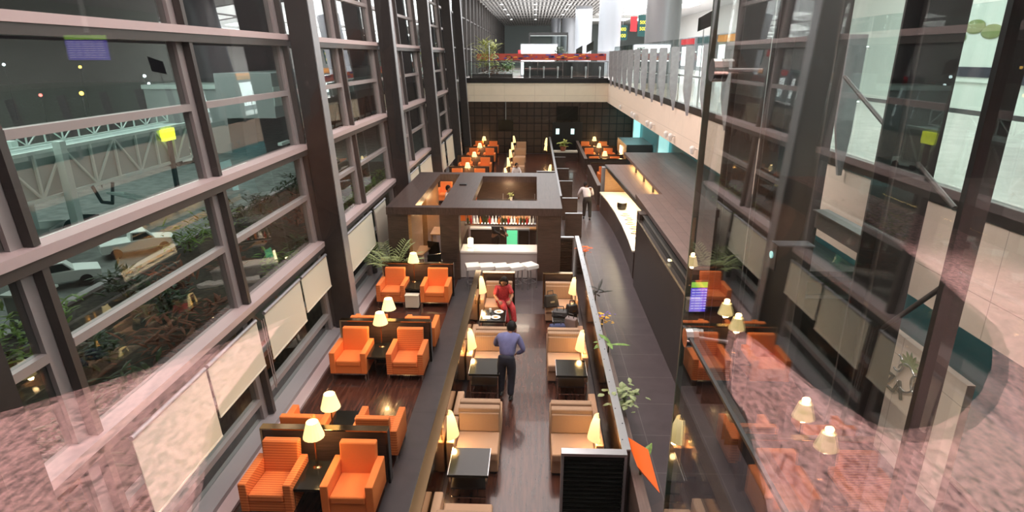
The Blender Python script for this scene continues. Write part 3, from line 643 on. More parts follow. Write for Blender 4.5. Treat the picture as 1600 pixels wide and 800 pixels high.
protoB = {k: bottle(k, h) for k, h in (('bottle_dark', .30), ('bottle_amber', .27), ('bottle_clear', .29), ('bottle_red', .26))}
kk = list(protoB); dn = {'bottle_dark': 'dark', 'bottle_amber': 'amber', 'bottle_clear': 'clear', 'bottle_red': 'red'}; first = set()
def put_bottle(k, loc, lab, grp):
    o = protoB[k]
    if k in first: o = o.copy(); COL.objects.link(o)
    first.add(k); o.location = loc; tag(o, lab, 'bottle', grp)
for i in range(22):
    k = kk[(i * 7 + i // 3) % 4]; put_bottle(k, (-2.2 + i * .105, 19.45 + .08 * (i % 2), 1.521), '%s bottle standing in the row on the hanging bar shelf' % dn[k], '%s bottles on the hanging bar shelf' % dn[k])
for i in range(16):
    k = kk[(i * 5 + 1) % 4]; put_bottle(k, (-2.2 + i * .13, 21.55, .901), '%s bottle on the low counter behind the bartender' % dn[k], '%s bottles on the counter behind the bartender' % dn[k])
for i in range(20):
    k = kk[(i * 3 + i // 4) % 4]; put_bottle(k, (-2.15 + i * .11, 23.68, 1.001), '%s bottle on the back wall shelf of the bar' % dn[k], '%s bottles on the back wall shelf' % dn[k])
foliage(16, .08, .15, .05, .16, base=(0, 0, .12), seed=41).build('leaves', 'leaf_pale', bpl)
gp = MB().lathe([(.028, 0), (.004, .01), (.004, .08), (.035, .12), (.03, .19), (.028, .19), (.032, .12), (.0, .085)], (0, 0, 0), 10).build('wine_glass', 'bottle_clear')
for i in range(14):
    o = gp if i == 0 else gp.copy()
    if i: COL.objects.link(o)
    o.location = (-2.15 + i * .15, 21.25, 1.70); o.rotation_euler = (math.pi, 0, 0); tag(o, 'wine glass hanging upside down above the back counter', 'glass', 'wine glasses hanging in the bar')
gr = thing('glass_rack', 'steel rack holding hanging wine glasses in the roof opening', 'rack', (-1.1, 21.25, 1.7))
bx(-1.2, 1.2, -.12, .12, .0, .03).build('rack_board', 'steel', gr)
for x in (-1.15, 0, 1.15): MB().cyl((x, 0, .03), (x, 0, .48), .012).build('hanger', 'steel', gr)
ck = thing('till_lamp', 'glowing white lamp block at the left end of the bar counter', 'lamp', (-2.05, 18.75, .93))
MB().lathe([(.09, 0), (.09, .3), (.05, .32)], (0, 0, 0), 16).build('glow_body', 'bulb_disc', ck); MB().lathe([(.1, -.0), (.1, .02)], (0, 0, 0), 16).build('base', 'steel', ck)
tag(bx(-2.72, -2.45, 21.5, 21.75, 2.42, 2.47).build('junction_box', 'black', None, .01), 'small black box lying on the bar roof', 'box')
for i in range(5):
    st = thing('bar_stool', 'white square seated bar stool, %s from the left' % ('first', 'second', 'third', 'fourth', 'fifth')[i], 'stool', (-1.86 + .44 * i, 17.45 + (.12 if i == 4 else 0), 0), (14, 12, 16, 26, 34)[i], 'white bar stools')
    bx(-.215, .215, -.215, .215, .66, .78).build('seat', 'white_gloss', st, .012)
    for sx in (-1, 1):
        for sy in (-1, 1): bx(sx * .165 - .012, sx * .165 + .012, sy * .165 - .012, sy * .165 + .012, 0, .66).build('leg', 'steel', st)
    for a in (((-.165, -.165, .2), (.165, -.165, .2)), ((-.165, .165, .2), (.165, .165, .2)), ((-.165, -.165, .2), (-.165, .165, .2)), ((.165, -.165, .2), (.165, .165, .2))): MB().bar(*a, .018).build('foot_rail', 'steel', st)
# computer desks in the left opening
for i, (x, y) in enumerate(((-3.72, 18.9), (-3.5, 21.3))):
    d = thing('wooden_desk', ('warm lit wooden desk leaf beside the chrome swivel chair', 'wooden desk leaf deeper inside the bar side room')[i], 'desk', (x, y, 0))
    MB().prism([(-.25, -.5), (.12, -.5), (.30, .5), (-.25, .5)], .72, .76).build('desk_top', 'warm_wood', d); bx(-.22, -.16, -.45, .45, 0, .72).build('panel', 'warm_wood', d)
def swivel(label, loc, rz):
    t_ = thing('swivel_chair', label, 'chair', loc, rz)
    MB().cyl((0, 0, .08), (0, 0, .45), .03).build('column', 'chrome', t_)
    for k in range(5):
        a = k * 2 * math.pi / 5; f = MB().tube([(0, 0, .10), (.15 * math.cos(a), .15 * math.sin(a), .11), (.30 * math.cos(a), .30 * math.sin(a), .055)], .016).build('base_arm', 'chrome', t_); MB().ball((.30 * math.cos(a), .30 * math.sin(a), .03), .03).build('caster', 'black', f)
    bx(-.24, .24, -.24, .24, .45, .52).build('seat', 'black_gloss', t_, .02); MB().hexa([(-.22, .2, .5), (.22, .2, .5), (.22, .25, .5), (-.22, .25, .5), (-.22, .28, 1.0), (.22, .28, 1.0), (.22, .33, 1.0), (-.22, .33, 1.0)]).build('backrest', 'black_gloss', t_, .015)
    for s_ in (-1, 1): MB().tube([(s_ * .26, .15, .5), (s_ * .28, .1, .7), (s_ * .28, -.18, .7), (s_ * .26, -.2, .5)], .016).build('armrest', 'chrome', t_)
swivel('black and chrome swivel chair in the bar side opening', (-3.2, 18.05, 0), 200); swivel('black swivel chair behind the nearer one, inside the opening', (-3.25, 19.4, 0), 160)

# ------------------------------------------------------------ buffet and service block on the right
sb = thing('service_block', 'long dark stone service block with a wood plank top along the corridor', 'counter', (3.2, 14, 0))
def sp_(name, m, *a, bevel=0): return bx(a[0] - 3.2, a[1] - 3.2, a[2] - 14, a[3] - 14, a[4], a[5]).build(name, m, sb, bevel)
sp_('front_wall', 'dark_stone', 3.2, 3.4, 11.75, 17.9, 0, 2.12); sp_('end_wall', 'dark_stone', 3.4, 7.25, 11.75, 11.95, 0, 2.12)
sp_('wall_cap', 'bronze_trim', 3.18, 3.23, 11.73, 17.9, 2.12, 2.15); sp_('glass_edge', 'black_gloss', 3.34, 3.5, 12.0, 17.9, 2.12, 2.28)
sp_('plank_top', 'counter_top_wood', 3.50, 7.25, 12.6, 20.3, 2.30, 2.42); sp_('plank_top', 'counter_top_wood', 4.42, 7.25, 20.3, 29.7, 2.30, 2.42)
sp_('plank_front', 'mullion_dark', 3.52, 3.60, 12.6, 20.3, 2.16, 2.30); sp_('plank_end', 'mullion_dark', 3.55, 7.2, 12.62, 12.72, 2.16, 2.30)
sp_('rear_wall', 'dark_wood', 4.75, 4.85, 20.3, 29.7, 0, 2.30); sp_('wall_light', 'bulb_disc', 3.30, 3.36, 13.9, 13.98, 2.165, 2.2)
for s_ in (22.2, 24.2, 26.2): sp_('bracket', 'mullion_dark', 4.45, 4.52, s_, s_ + .1, 2.06, 2.30)
area('cove_light', (4.6, 24.5, 2.25), (.25, 7.5), 60, (1, .62, .22), (0, R(25), 0))
bf = thing('buffet_canopy', 'lower wood canopy over the lit buffet', 'canopy', (3.9, 24, 0))
MB().prism([(-.14, -4.6), (.75, -4.6), (.75, 4.3), (-.50, 4.3)], 1.98, 2.06).build('canopy_board', 'counter_top_wood', bf); MB().prism([(-.19, -4.6), (-.15, -4.6), (-.51, 4.3), (-.55, 4.3)], 1.90, 2.06).build('canopy_edge', 'black', bf)
bx(-.62, -.38, -6.0, -5.5, 0, 2.28).build('near_pillar', 'dark_wood', bf); bx(-.70, -.30, 3.95, 4.3, 0, 1.97).build('far_pillar', 'steel_matte', bf)
bx(.62, .72, -4.6, 4.3, 0, 1.97).build('back_panel', 'warm_wood', bf); bx(-.6, .6, 3.5, 3.6, 0, 1.97).build('end_panel', 'warm_wood', bf)
poly = [(3.05, 27.3), (3.20, 25.5), (3.28, 23.6), (3.30, 21.6), (3.26, 19.8), (3.20, 18.5), (4.1, 18.5), (4.5, 22), (4.5, 27.3)]
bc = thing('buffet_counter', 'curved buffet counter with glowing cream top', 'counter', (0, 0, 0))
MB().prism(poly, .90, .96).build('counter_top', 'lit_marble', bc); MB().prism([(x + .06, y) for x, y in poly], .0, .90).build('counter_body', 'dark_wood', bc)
area('buffet_light', (3.85, 22.8, 1.95), (.5, 8), 230, (1, .80, .50))
u_ = thing('food_urn', 'round black warming pot with a white cover on the buffet', 'pot', (3.62, 24.0, .96))
MB().lathe([(.16, 0), (.2, .1), (.2, .26), (.17, .3)], (0, 0, 0), 18).build('pot', 'black_gloss', u_); MB().lathe([(.21, .30), (.19, .36), (.08, .42), (.02, .46)], (0, 0, 0), 18).build('lid', 'white_matte', u_)
for i in range(7):
    t_ = thing('serving_dish', 'white serving dish of food on the lit buffet', 'dish', (3.62 + .05 * (i % 2), 19.3 + i * .62, .96), 0, 'serving dishes on the buffet')
    MB().lathe([(.12, 0), (.2, .05), (.19, .055), (.0, .02)], (0, 0, 0), 16).build('dish', 'plate_white', t_); MB().ball((0, 0, .04), .13, sz=.3).build('food', 'food', t_)
# alcove lit box behind, and flight display
t_ = thing('corner_cabinet', 'dark cabinet with a warm lit niche beyond the buffet', 'cabinet', (6.1, 38.8, 0))
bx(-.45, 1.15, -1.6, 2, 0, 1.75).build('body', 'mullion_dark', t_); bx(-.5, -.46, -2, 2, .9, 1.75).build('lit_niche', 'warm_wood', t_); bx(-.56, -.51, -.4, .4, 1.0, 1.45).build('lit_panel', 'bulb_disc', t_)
for i, (y, z) in enumerate(((42.6, 3), (33.5, 3))):
    t_ = thing('glass_door', 'teal glowing glass doorway under the balcony, %s' % ('far', 'near')[i], 'door', (7.15, y, 0)); bx(-.05, .02, -1.2, 1.2, 0, z).build('leaf', 'teal_light', t_); bx(-.08, .05, 1.2, 1.35, 0, z).build('frame', 'steel_matte', t_)
def display(label, loc, rz, w, h):
    t_ = thing('flight_display', label, 'screen', loc, rz)
    bx(-w / 2 - .02, w / 2 + .02, 0, .06, -h / 2 - .02, h / 2 + .02).build('case', 'black', t_); bx(-w / 2, w / 2, -.006, 0, -h / 2, h * .30).build('table_area', 'screen_blue', t_)
    bx(-w / 2, w / 2, -.006, 0, h * .32, h / 2).build('header_bar', 'screen_green', t_)
    mb = MB()
    for k in range(8):
        z = h * .24 - k * h * .09
        for x, ww in ((-.42, .18), (-.2, .3), (.14, .12), (.3, .16)): mb.box(w * x, w * (x + ww), -.009, -.0062, z - h * .02, z + h * .015)
    mb.build('text_rows', 'screen_text', t_); return t_
display('flight information display with green header, standing in for a reflected one by the service block end', (3.46, 11.68, 2.15), 4, .36, .66)  # solid screen put where only a mirrored display shows
d = display('flight information display hanging in the hall, reflected in the glass', (-3.80, -5.0, 6.97), 180, .36, .2)
MB().cyl((0, .03, .12), (0, .03, 3), .02).build('hanging_rod', 'steel', d)

# far wall things
def tv(label, x, y, z, w, h, rod=None, m='black_gloss'):
    t_ = thing('television', label, 'television', (x, y, z)); bx(-w / 2, w / 2, 0, .08, -h / 2, h / 2).build('screen', m, t_, .01)
    if rod: MB().cyl((0, .04, h / 2), (0, .04, rod - z), .03).build('rod', 'steel', t_)
    else: bx(-.2, .2, .08, .2, -.2, .2).build('bracket', 'black', t_)
    return t_
tv('black television hung on a rod before the far panelled wall', -2.1, 44.88, 2.1, 1.1, .75, 3.72)
tv('black television high on the far panelled wall', 2.42, 44.8, 2.95, 1.5, 1.0)
t_ = thing('service_opening', 'black kitchen opening in the far wall with two small lit windows', 'door', (2.45, 44.85, 0))
bx(-1.1, 1.1, 0, .1, 0, 2.3).build('opening', 'black', t_); 
for x in (-.85, .25): bx(x, x + .25, -.02, 0, 1.45, 1.85).build('lit_window', 'screen_white', t_)
t_ = thing('far_console', 'cream topped console under the potted plant', 'table', (2.1, 41.6, 0)); bx(-.75, .9, -.3, .3, .62, .72).build('top', 'cream', t_); bx(-.7, .85, -.25, .25, 0, .62).build('body', 'dark_wood', t_)

# wall spotlights along the right fascia
for i, y in enumerate((36.9, 32.4, 31.6, 27.9, 27.0, 23.8, 23.0, 19.7, 15.2, 11.2)):
    t_ = thing('fascia_spotlight', 'small white spotlight on the cream balcony edge', 'spotlight', (5.3, y, 3.95), 0, 'white spotlights on the cream balcony edge')
    MB().cyl((0, 0, .1), (-.14, 0, .08), .025).build('arm', 'white_matte', t_); MB().lathe([(.05, -.16), (.09, .0), (.09, .06), (.03, .10)], (-.17, 0, .1), 14).build('head', 'white_matte', t_)

# ------------------------------------------------------------ balcony balustrade: fins, glass, rail
fy = [6.0 + 2.15 * i for i in range(18)]
f0_ = thing('balustrade_fin', 'x', 'post', (0, 0, 0))
MB().prism([(.02, .0), (.08, .0), (.12, .75), (.12, 2.25), (-.17, 2.25), (-.15, .85)], -.035, .035, Matrix.Rotation(R(90), 4, 'X')).build('fin_board', 'fin_paint', f0_)
MB().cyl((.05, 0, 1.2), (.165, 0, 1.2), .025).build('stud', 'chrome', f0_); MB().cyl((.05, 0, 2.05), (.165, 0, 2.05), .025).build('stud', 'chrome', f0_)
for i, y in enumerate(fy): place(f0_, (5.14, y, 4.98), 0, 'tall grey tapering fin holding the right balcony glass', 'grey fins along the right balcony')
for i in range(17):
    g = struct(bx(5.30, 5.315, fy[i] + .02, fy[i + 1] - .02, 5.31, 7.5).build('window_%d' % (30 + i), 'rail_glass'), 'glass pane of the right balcony')
t_ = thing('handrail', 'steel handrail running along the right balcony glass', 'railing', (5.5, 20, UP)); bx(-.03, .03, -14, 25, 1.05, 1.11).build('rail', 'steel', t_)
for i in range(14): bx(-.02, .02, -14 + i * 3, -13.96 + i * 3, .12, 1.05).build('post', 'steel', t_)
t_ = thing('handrail', 'steel handrail with glass panes on the far balcony', 'railing', (0, 45.1, 5.42))
bx(-5.2, 5.25, -.03, .03, 1.08, 1.14).build('rail', 'chrome', t_); bx(-5.2, 5.25, -.02, .02, .10, .13).build('lower_rail', 'chrome', t_)
for x in (-5.1, -3.4, -1.6, .2, 2.0, 3.8, 5.2): bx(x - .02, x + .02, -.02, .02, 0, 1.08).build('post', 'chrome', t_)
bx(-5.1, 5.2, -.006, .006, .15, 1.05).build('pane', 'rail_glass', t_)
for i, x in enumerate((-4.6, -3.3)):
    MB().cyl((x, .1, 0), (x, .1, 2.4), .03).build('tall_post', 'chrome', t_)
# patterned ledge with counters behind the rail
t_ = thing('patterned_ledge', 'long red, blue and orange patterned ledge above black panels', 'ledge', (0, 50, UP))
bx(-4.6, 5.6, -.1, .1, 1.45, 1.95).build('band', 'band_red', t_)
for k in range(60):
    a = random.uniform(-4.5, 5.2); z = random.uniform(1.5, 1.85); w_ = random.uniform(.12, .5)
    MB().hexa([(a, -.13, z), (a + w_, -.13, z + .02), (a + w_, -.101, z + .02), (a, -.101, z), (a + .05, -.13, z + .08), (a + w_ * .8, -.13, z + .1), (a + w_ * .8, -.101, z + .1), (a + .05, -.101, z + .08)]).build('pattern_patch', ('band_blue', 'band_orange', 'band_dark')[k % 3], t_)
bx(-.9, 5.5, -.05, .05, .1, 1.35).build('black_panel', 'black', t_)
for i in range(6): MB().lathe([(.07, 0), (.05, .6), (.09, .9), (.05, 1.0)], (-.4 + i * 1.1, -.5, 0), 10).build('bollard', 'steel', t_)
t_ = thing('billboard', 'overbright white billboard in the far hall', 'billboard', (.3, 56, UP)); bx(-1.5, 1.6, -.05, .05, .2, 2.7).build('lit_face', 'billboard_light', t_); bx(-1.6, 1.7, .051, .15, 0, 2.8).build('frame', 'steel_matte', t_)
t_ = thing('kiosk', 'glass kiosk with a dark frame in the far hall', 'kiosk', (1.5, 72, UP)); bx(-2.2, 2.2, 0, 3, 4.0, 4.3).build('roof', 'black', t_)
for x in (-2.15, 2.15): bx(x - .08, x + .08, 0, .2, 0, 4).build('post', 'black', t_)
bx(-2.05, 2.05, .05, .07, 0, 3.98).build('glass_front', 'rail_glass', t_); bx(-3.4, -2.6, -1, -.8, 1.4, 2.4).build('red_panel', 'sign_red', t_)
# round hall columns
for i, (x, y, r) in enumerate(((7.1, 36, .95), (6.7, 58, 1.0), (6.0, 80, 1.05), (5.4, 104, 1.1), (3.4, 106, .8))):
    t_ = thing('hall_column', 'big round grey metal column in the upper hall, %s' % ('nearest', 'second', 'third', 'fourth', 'fifth')[i], 'column', (x, y, UP))
    MB().lathe([(r, 0), (r, 7.8)], (0, 0, 0), 32).build('shaft', 'column_metal', t_); MB().lathe([(r + .02, 0), (r + .02, .25)], (0, 0, 0), 32).build('base_ring', 'steel', t_)
for i, (x, z, h, w_, m_) in enumerate(((8.15, 9.0, 1.3, .85, 'sign_green'), (9.15, 9.75, 1.3, .6, 'sign_red'), (10.0, 9.6, 1.9, .9, 'sign_green'))):
    t_ = thing('hanging_sign', ('dark hanging shop sign with yellow bars, left one', 'red hanging banner between two dark signs', 'dark hanging shop sign with yellow bars, right one')[i], 'sign', (x, 60, z))
    bx(-w_ / 2, w_ / 2, 0, .08, -h / 2, h / 2).build('board', m_, t_); MB().cyl((0, .04, h / 2), (0, .04, 12.9 - z), .02).build('rod', 'steel', t_)
    if m_ == 'sign_green':
        for zz_ in (.28, -.28): text('digits', '300' if i == 0 else '500', .42, (0, -.01, zz_), (R(90), 0, 0), 'sign_yellow', t_)
for i, (x, y, z) in enumerate(((4.3, 62, 7.3), (4.9, 57, 7.6), (8.6, 33, 8.5))):
    t_ = thing('desk_screen', 'dark tilted display panel on a thin pole in the upper hall, %s' % ('left', 'middle', 'right')[i], 'screen', (x, y, z)); MB().hexa([(-.3, 0, -.4), (.3, -.2, -.15), (.3, -.12, -.15), (-.3, .08, -.4), (-.3, 0, .25), (.3, -.2, .6), (.3, -.12, .6), (-.3, .08, .25)]).build('panel', 'black_gloss', t_); MB().cyl((0, 0, UP - z), (0, 0, -.3), .03).build('pole', 'steel', t_)

# pictures along the upper hall wall
def picture(label, y, w_, z0, h, kind):
    t_ = thing('wall_picture', label, 'picture', (14.98, y, z0)); bx(-.06, 0, -w_ / 2, w_ / 2, 0, h).build('canvas', 'mural_pale' if kind == 'tree' else 'white_matte', t_)
    if kind == 'tree':
        mb = MB()
        for k in range(6):
            yy = -w_ / 2 + w_ * (k + .5) / 6; mb.ball((-.09, yy, h * .45 + .2 * math.sin(k * 2)), .42, .08, 1.2, .55)
        mb.build('treetops', 'mural_green', t_); bx(-.10, -.061, -w_ / 2, w_ / 2, h * .05, h * .14).build('shore', 'mural_dark', t_)
    else:
        bx(-.10, -.061, -w_ / 2, w_ / 2, 0, h * .35).build('dark_ground', 'mural_dark', t_); bx(-.10, -.061, -w_ / 2, w_ * .1, h * .36, h * .5).build('red_field', 'mural_red', t_); MB().prism([(0, 0), (.5, 0), (.25, .6)], .061, .1, Matrix(((0, 0, -1, 0), (1, 0, 0, -w_ * .3), (0, 1, 0, h * .36), (0, 0, 0, 1)))).build('blue_peak', 'mural_blue', t_)
picture('large picture with green treetops on the upper hall wall, left', 23.5, 5, UP + .9, 3.6, 'tree'); picture('picture with green treetops on the upper hall wall, right', 14.2, 3.6, UP + .9, 3.6, 'tree'); picture('poster with red and blue shapes between the treetop pictures', 18.6, 2.6, UP + .9, 3.6, 'poster')

# ------------------------------------------------------------ glass fin and steel frame at the right
gf = struct(bx(.550, .568, .14, 2.02, 5.10, 8.4).build('window_side', 'fin_glass'), 'tall side pane of the viewing box, mirroring the lounge')
bx(.549, .569, 2.02, 2.028, 5.10, 8.4).build('polished_edge', 'glass_edge', gf); bx(.545, .573, .14, 2.0, 5.965, 5.975).build('seam_rail', 'black', gf)
bx(.543, .575, .757, .767, 5.10, 8.4).build('joint', 'black', gf)
for z in (5.96, 6.86): 
    s_ = MB().cyl((.538, 1.93, z), (.580, 1.93, z), .034, seg=20).build('clamp_disc', 'chrome', gf); MB().cyl((.58, 1.93, z), (.68, 1.90, z), .006).build('clamp_pin', 'steel', s_)
def post(label, x0, x1, y0, y1, m='column_paint'):
    t_ = thing('frame_post', label, 'post', ((x0 + x1) / 2, (y0 + y1) / 2, 0)); w_, d_ = (x1 - x0) / 2, (y1 - y0) / 2
    bx(-w_, w_, -d_, -d_ + .03, 0, 12.9).build('flange', m, t_); bx(-w_, w_, d_ - .03, d_, 0, 12.9).build('flange', m, t_); bx(-.03, .03, -d_ + .03, d_ - .03, 0, 12.9).build('web', m, t_); return t_
post('dark vertical steel post nearest the glass edge', 3.55, 4.05, 11.05, 11.45)
post('second dark steel post, carrying the bracket', 3.62, 4.02, 9.65, 9.85)
t_ = thing('fascia_blocker', 'broad dark sheet added to hide the cream edge behind a mirrored column', 'panel', (3.9, 8.93, 0)); bx(-.04, .04, -.68, .68, 0, 12.9).build('sheet', 'black', t_); bx(-.06, .06, -.73, -.681, 0, 12.9).build('edge', 'mullion_dark', t_)  # added sheet: stands for a mirrored column and blocks the fascia
post('third dark steel post, right of the crossbeam', 3.60, 3.98, 6.05, 6.45)
t_ = thing('crossbeam', 'short dark crossbeam joining the steel posts', 'beam', (3.8, 7.0, 4.86)); bx(-.05, .05, -.55, .85, -.12, .10).build('web', 'mullion_dark', t_); bx(-.10, .10, -.55, .85, .10, .12).build('flange', 'mullion_dark', t_)
t_ = thing('steel_bracket', 'angled steel plate bracket with a round hole beneath the crossbeam', 'bracket', (3.6, 8.07, 4.42)); bx(-.25, .26, -.12, .12, .0, .02).build('shelf_plate', 'steel', t_)
bx(-.26, -.24, -.14, .12, -.34, .02).build('hanging_plate', 'mullion_dark', t_); MB().cyl((-.275, 0, -.15), (-.235, 0, -.15), .05, seg=14).build('hole_glow', 'teal_light', t_)  # glowing disc stands for the light seen through the hole
for i, (a, b_) in enumerate((((3.8, 7.8, 6.66), (3.8, 5.4, 5.6)), ((3.8, 6.1, 4.05), (3.8, 5.1, 5.1)))):
    tag(MB().cyl(a, b_, .025).build('tension_rod', 'mullion_dark'), ('diagonal steel rod sloping down right above the crossbeam', 'diagonal steel rod rising right below the crossbeam')[i], 'rod')
# sign wall
sw = thing('sign_wall', 'cream wall panel with dark metal lettering and a curled emblem', 'sign', (5.3, 7.9, 0))
bx(.0, .1, -1.3, 1.15, 1.2, 3.1).build('panel', 'cream_panel', sw)
RX = (R(90), 0, R(-90))
text('lettering', 'PLAZA', .36, (-.03, .27, 2.36), RX, 'black', sw, .015)
mb = MB()
def arc(cy, cz, r, a0, a1, th=.02, n=18): return [(-.03, cy + r * math.cos(a0 + (a1 - a0) * k / n), cz + r * math.sin(a0 + (a1 - a0) * k / n)) for k in range(n + 1)]
for a in (arc(-.25, 2.6, .2, .3, 5.6), arc(-.02, 2.72, .12, 1.5, 5.2), arc(-.5, 2.62, .13, -1.5, 2.6)): mb.tube(a, .018, 6)
mb.build('emblem_curls', 'chrome', sw)
mb = MB()
for k in range(7): mb.blade((-.03, -.3, 2.8), (-.05, -.3 + .22 * math.cos(k * .5), 2.8 + .22 * math.sin(k * .5)), .07, up=(1, 0, 0))
mb.build('emblem_leaves', 'leaf_pale', sw); text('lettering', 'ef', .26, (-.03, -.80, 2.0), RX, 'black', sw, .015)

# ------------------------------------------------------------ plants
def palm(label, loc, n=13, L=.9, h=.5, m='leaf', seed=1, sc=1, cat='plant', name='potted_palm', pot='pot_beige', grp=None):
    rnd = random.Random(seed); t_ = thing(name, label, cat, loc, 0, grp)
    MB().lathe([(.16, 0), (.2, .3), (.18, .32), (.0, .3)], (0, 0, 0), 16).build('pot', pot, t_)
    fm = MB(); sm = MB()
    for i in range(n):
        a = i * 2.4 + rnd.uniform(-.3, .3); el = rnd.uniform(.5, 1.2); pts = []
        for k in range(7):
            s_ = k / 6; rr_ = L * s_ * math.cos(el) * 1.1; z = .3 + h * s_ + L * math.sin(el) * s_ - .55 * L * s_ ** 2; pts.append(Vector((rr_ * math.cos(a), rr_ * math.sin(a), z)))
        sm.tube(pts, .008, 5)
        for k in range(1, 7):
            for q_ in (0, .5):
                if k == 6 and q_: continue
                p = pts[k] if not q_ else (pts[k] + pts[min(6, k + 1)]) / 2
                dd = (pts[k] - pts[k - 1]).normalized(); sd = dd.cross(Vector((0, 0, 1))).normalized()
                for s_ in (-1, 1): fm.blade(p, p + (dd * .6 + sd * s_) * L * .26, .035 * L, droop=L * .06, n=3)
    fm.build('fronds', m, t_); sm.build('stems', 'stem', t_); return t_
palm('potted palm with arching fronds between the glass wall and the bar', (-4.35, 17.5, 0), 16, 1.1, .7, 'leaf_pale')
t_ = thing('potted_plant', 'small bright leafed plant in a terracotta pot on the far console', 'plant', (2.0, 41.55, .72))
MB().lathe([(.16, 0), (.24, .32), (.0, .30)], (0, 0, 0), 14).build('pot', 'terracotta', t_); foliage(30, .25, .35, .16, .36, base=(0, 0, .35), seed=4).build('leaves', 'leaf_yellow', t_)
t_ = thing('planter_bed', 'yellow green feathery shrub at the left end of the far balcony', 'plant', (-3.3, 47.5, UP)); bx(-1.6, 1.6, -.6, .6, 0, .5).build('trough', 'mullion_dark', t_)
foliage(260, .8, 1.9, .10, .75, base=(-.3, 0, .9), seed=2).build('foliage', 'leaf_yellow', t_); foliage(150, 1.1, .5, .12, .4, base=(.2, -.2, .45), seed=3).build('undergrowth', 'hedge_rust', t_); foliage(90, .6, .8, .12, .5, base=(1.2, 0, .6), seed=12).build('side_foliage', 'leaf', t_)
t_ = thing('planter_bed', 'small dark green plant behind the patterned ledge', 'plant', (1.85, 52, UP)); bx(-.5, .5, -.4, .4, 0, 1.2).build('trough', 'steel_matte', t_); foliage(120, .5, 1.0, .12, .6, base=(0, 0, 1.4), seed=5).build('foliage', 'leaf_dark', t_)
# flowers on the planter ledge
def sprig(label, loc, m, n, rad, h, w_, ln, seed, cat='plant', name='ledge_plant', stem=True, up=1.0):
    t_ = thing(name, label, cat, loc); foliage(n, rad, h, w_, ln, up, (0, 0, .12), seed).build('leaves', m, t_); MB().cyl((0, 0, 0), (0, 0, .2), .015).build('stem', 'stem', t_); return t_
sprig('spray of small orange flowers on the planter ledge by the far screen', (1.63, 17.9, .95), 'flower_orange', 26, .22, .2, .07, .13, 21, 'flower', 'orange_flowers')
sprig('dark drooping leaves on the planter ledge', (1.62, 14.3, .95), 'leaf_black', 7, .15, .2, .09, .38, 22)
t_ = sprig('yellow and violet flower cluster on the planter ledge', (1.62, 12.7, .95), 'flower_yellow', 30, .22, .2, .07, .10, 23, 'flower', 'yellow_flowers'); foliage(12, .22, .2, .06, .08, 1, (0, 0, .15), 24).build('violet_petals', 'flower_violet', t_)
sprig('pair of broad green leaves on the planter ledge', (1.62, 11.45, .95), 'leaf', 6, .14, .2, .13, .34, 29)
sprig('long trailing bunch of pale green leaves on the planter ledge', (1.64, 9.4, .95), 'leaf_pale', 60, .34, .22, .10, .15, 26)
t_ = thing('orange_lily', 'large folded orange flower at the near end of the planter ledge', 'flower', (1.60, 7.55, .95))
mb = MB()
for a, b_, c in (((-.1, .55, .28), (.15, .05, .40), (-.02, -.1, .22)), ((-.02, -.1, .22), (.15, .05, .40), (.17, -.75, .30)), ((-.1, .55, .28), (-.02, -.1, .22), (.05, .0, .05)), ((-.02, -.1, .22), (.17, -.75, .30), (.05, .0, .05))):
    A, B_, C_ = map(Vector, (a, b_, c)); n_ = (B_ - A).cross(C_ - A).normalized() * .006; mb.add([A, B_, C_, A - n_, B_ - n_, C_ - n_], [(0, 1, 2), (5, 4, 3), (0, 3, 4, 1), (1, 4, 5, 2), (2, 5, 3, 0)])
mb.build('petals', 'flower_orange', t_); MB().cyl((.05, 0, 0), (.05, 0, .12), .02).build('stem', 'stem', t_); MB().blade((.05, .1, .1), (.28, .42, .25), .14).build('leaf', 'leaf', t_)

# ------------------------------------------------------------ people
def bake(o):
    dg = bpy.context.evaluated_depsgraph_get(); me = bpy.data.meshes.new_from_object(o.evaluated_get(dg)); old = o.data; o.modifiers.clear(); o.data = me; me.polygons.foreach_set('use_smooth', [True] * len(me.polygons)); bpy.data.meshes.remove(old); return o
def skin(name, chains, m, parent=None, sub=2, extra=None):
    """chains of (point, radius) grown into one tapering surface"""
    V = []; Rr = []; E_ = []; idx = {}
    for ch in chains:
        prev = None
        for p, r in ch:
            k = tuple(round(c, 4) for c in p)
            if k not in idx: idx[k] = len(V); V.append(k); Rr.append(r)
            if prev is not None and prev != idx[k]: E_.append((prev, idx[k]))
            prev = idx[k]
    me = bpy.data.meshes.new(name); me.from_pydata(V, E_, []); o = bpy.data.objects.new(name, me); COL.objects.link(o)
    md = o.modifiers.new('skin', 'SKIN'); sv = me.skin_vertices[0].data
    for i, r in enumerate(Rr): sv[i].radius = (r, r) if not isinstance(r, tuple) else r
    sv[0].use_root = True
    if sub: sb_ = o.modifiers.new('sub', 'SUBSURF'); sb_.levels = sub; sb_.render_levels = sub
    bake(o); o.data.materials.append(MATS[m])
    if extra:
        bm = bmesh.new(); bm.from_mesh(o.data)
        for e in extra:
            me2 = bpy.data.meshes.new('t'); me2.from_pydata([tuple(v) for v in e.v], [], e.f); bm.from_mesh(me2); bpy.data.meshes.remove(me2)
        bm.to_mesh(o.data); bm.free(); o.data.polygons.foreach_set('use_smooth', [True] * len(o.data.polygons))
    if parent: o.parent = parent
    return o
def lerp(a, b, t_): return tuple(a[i] + (b[i] - a[i]) * t_ for i in range(3))
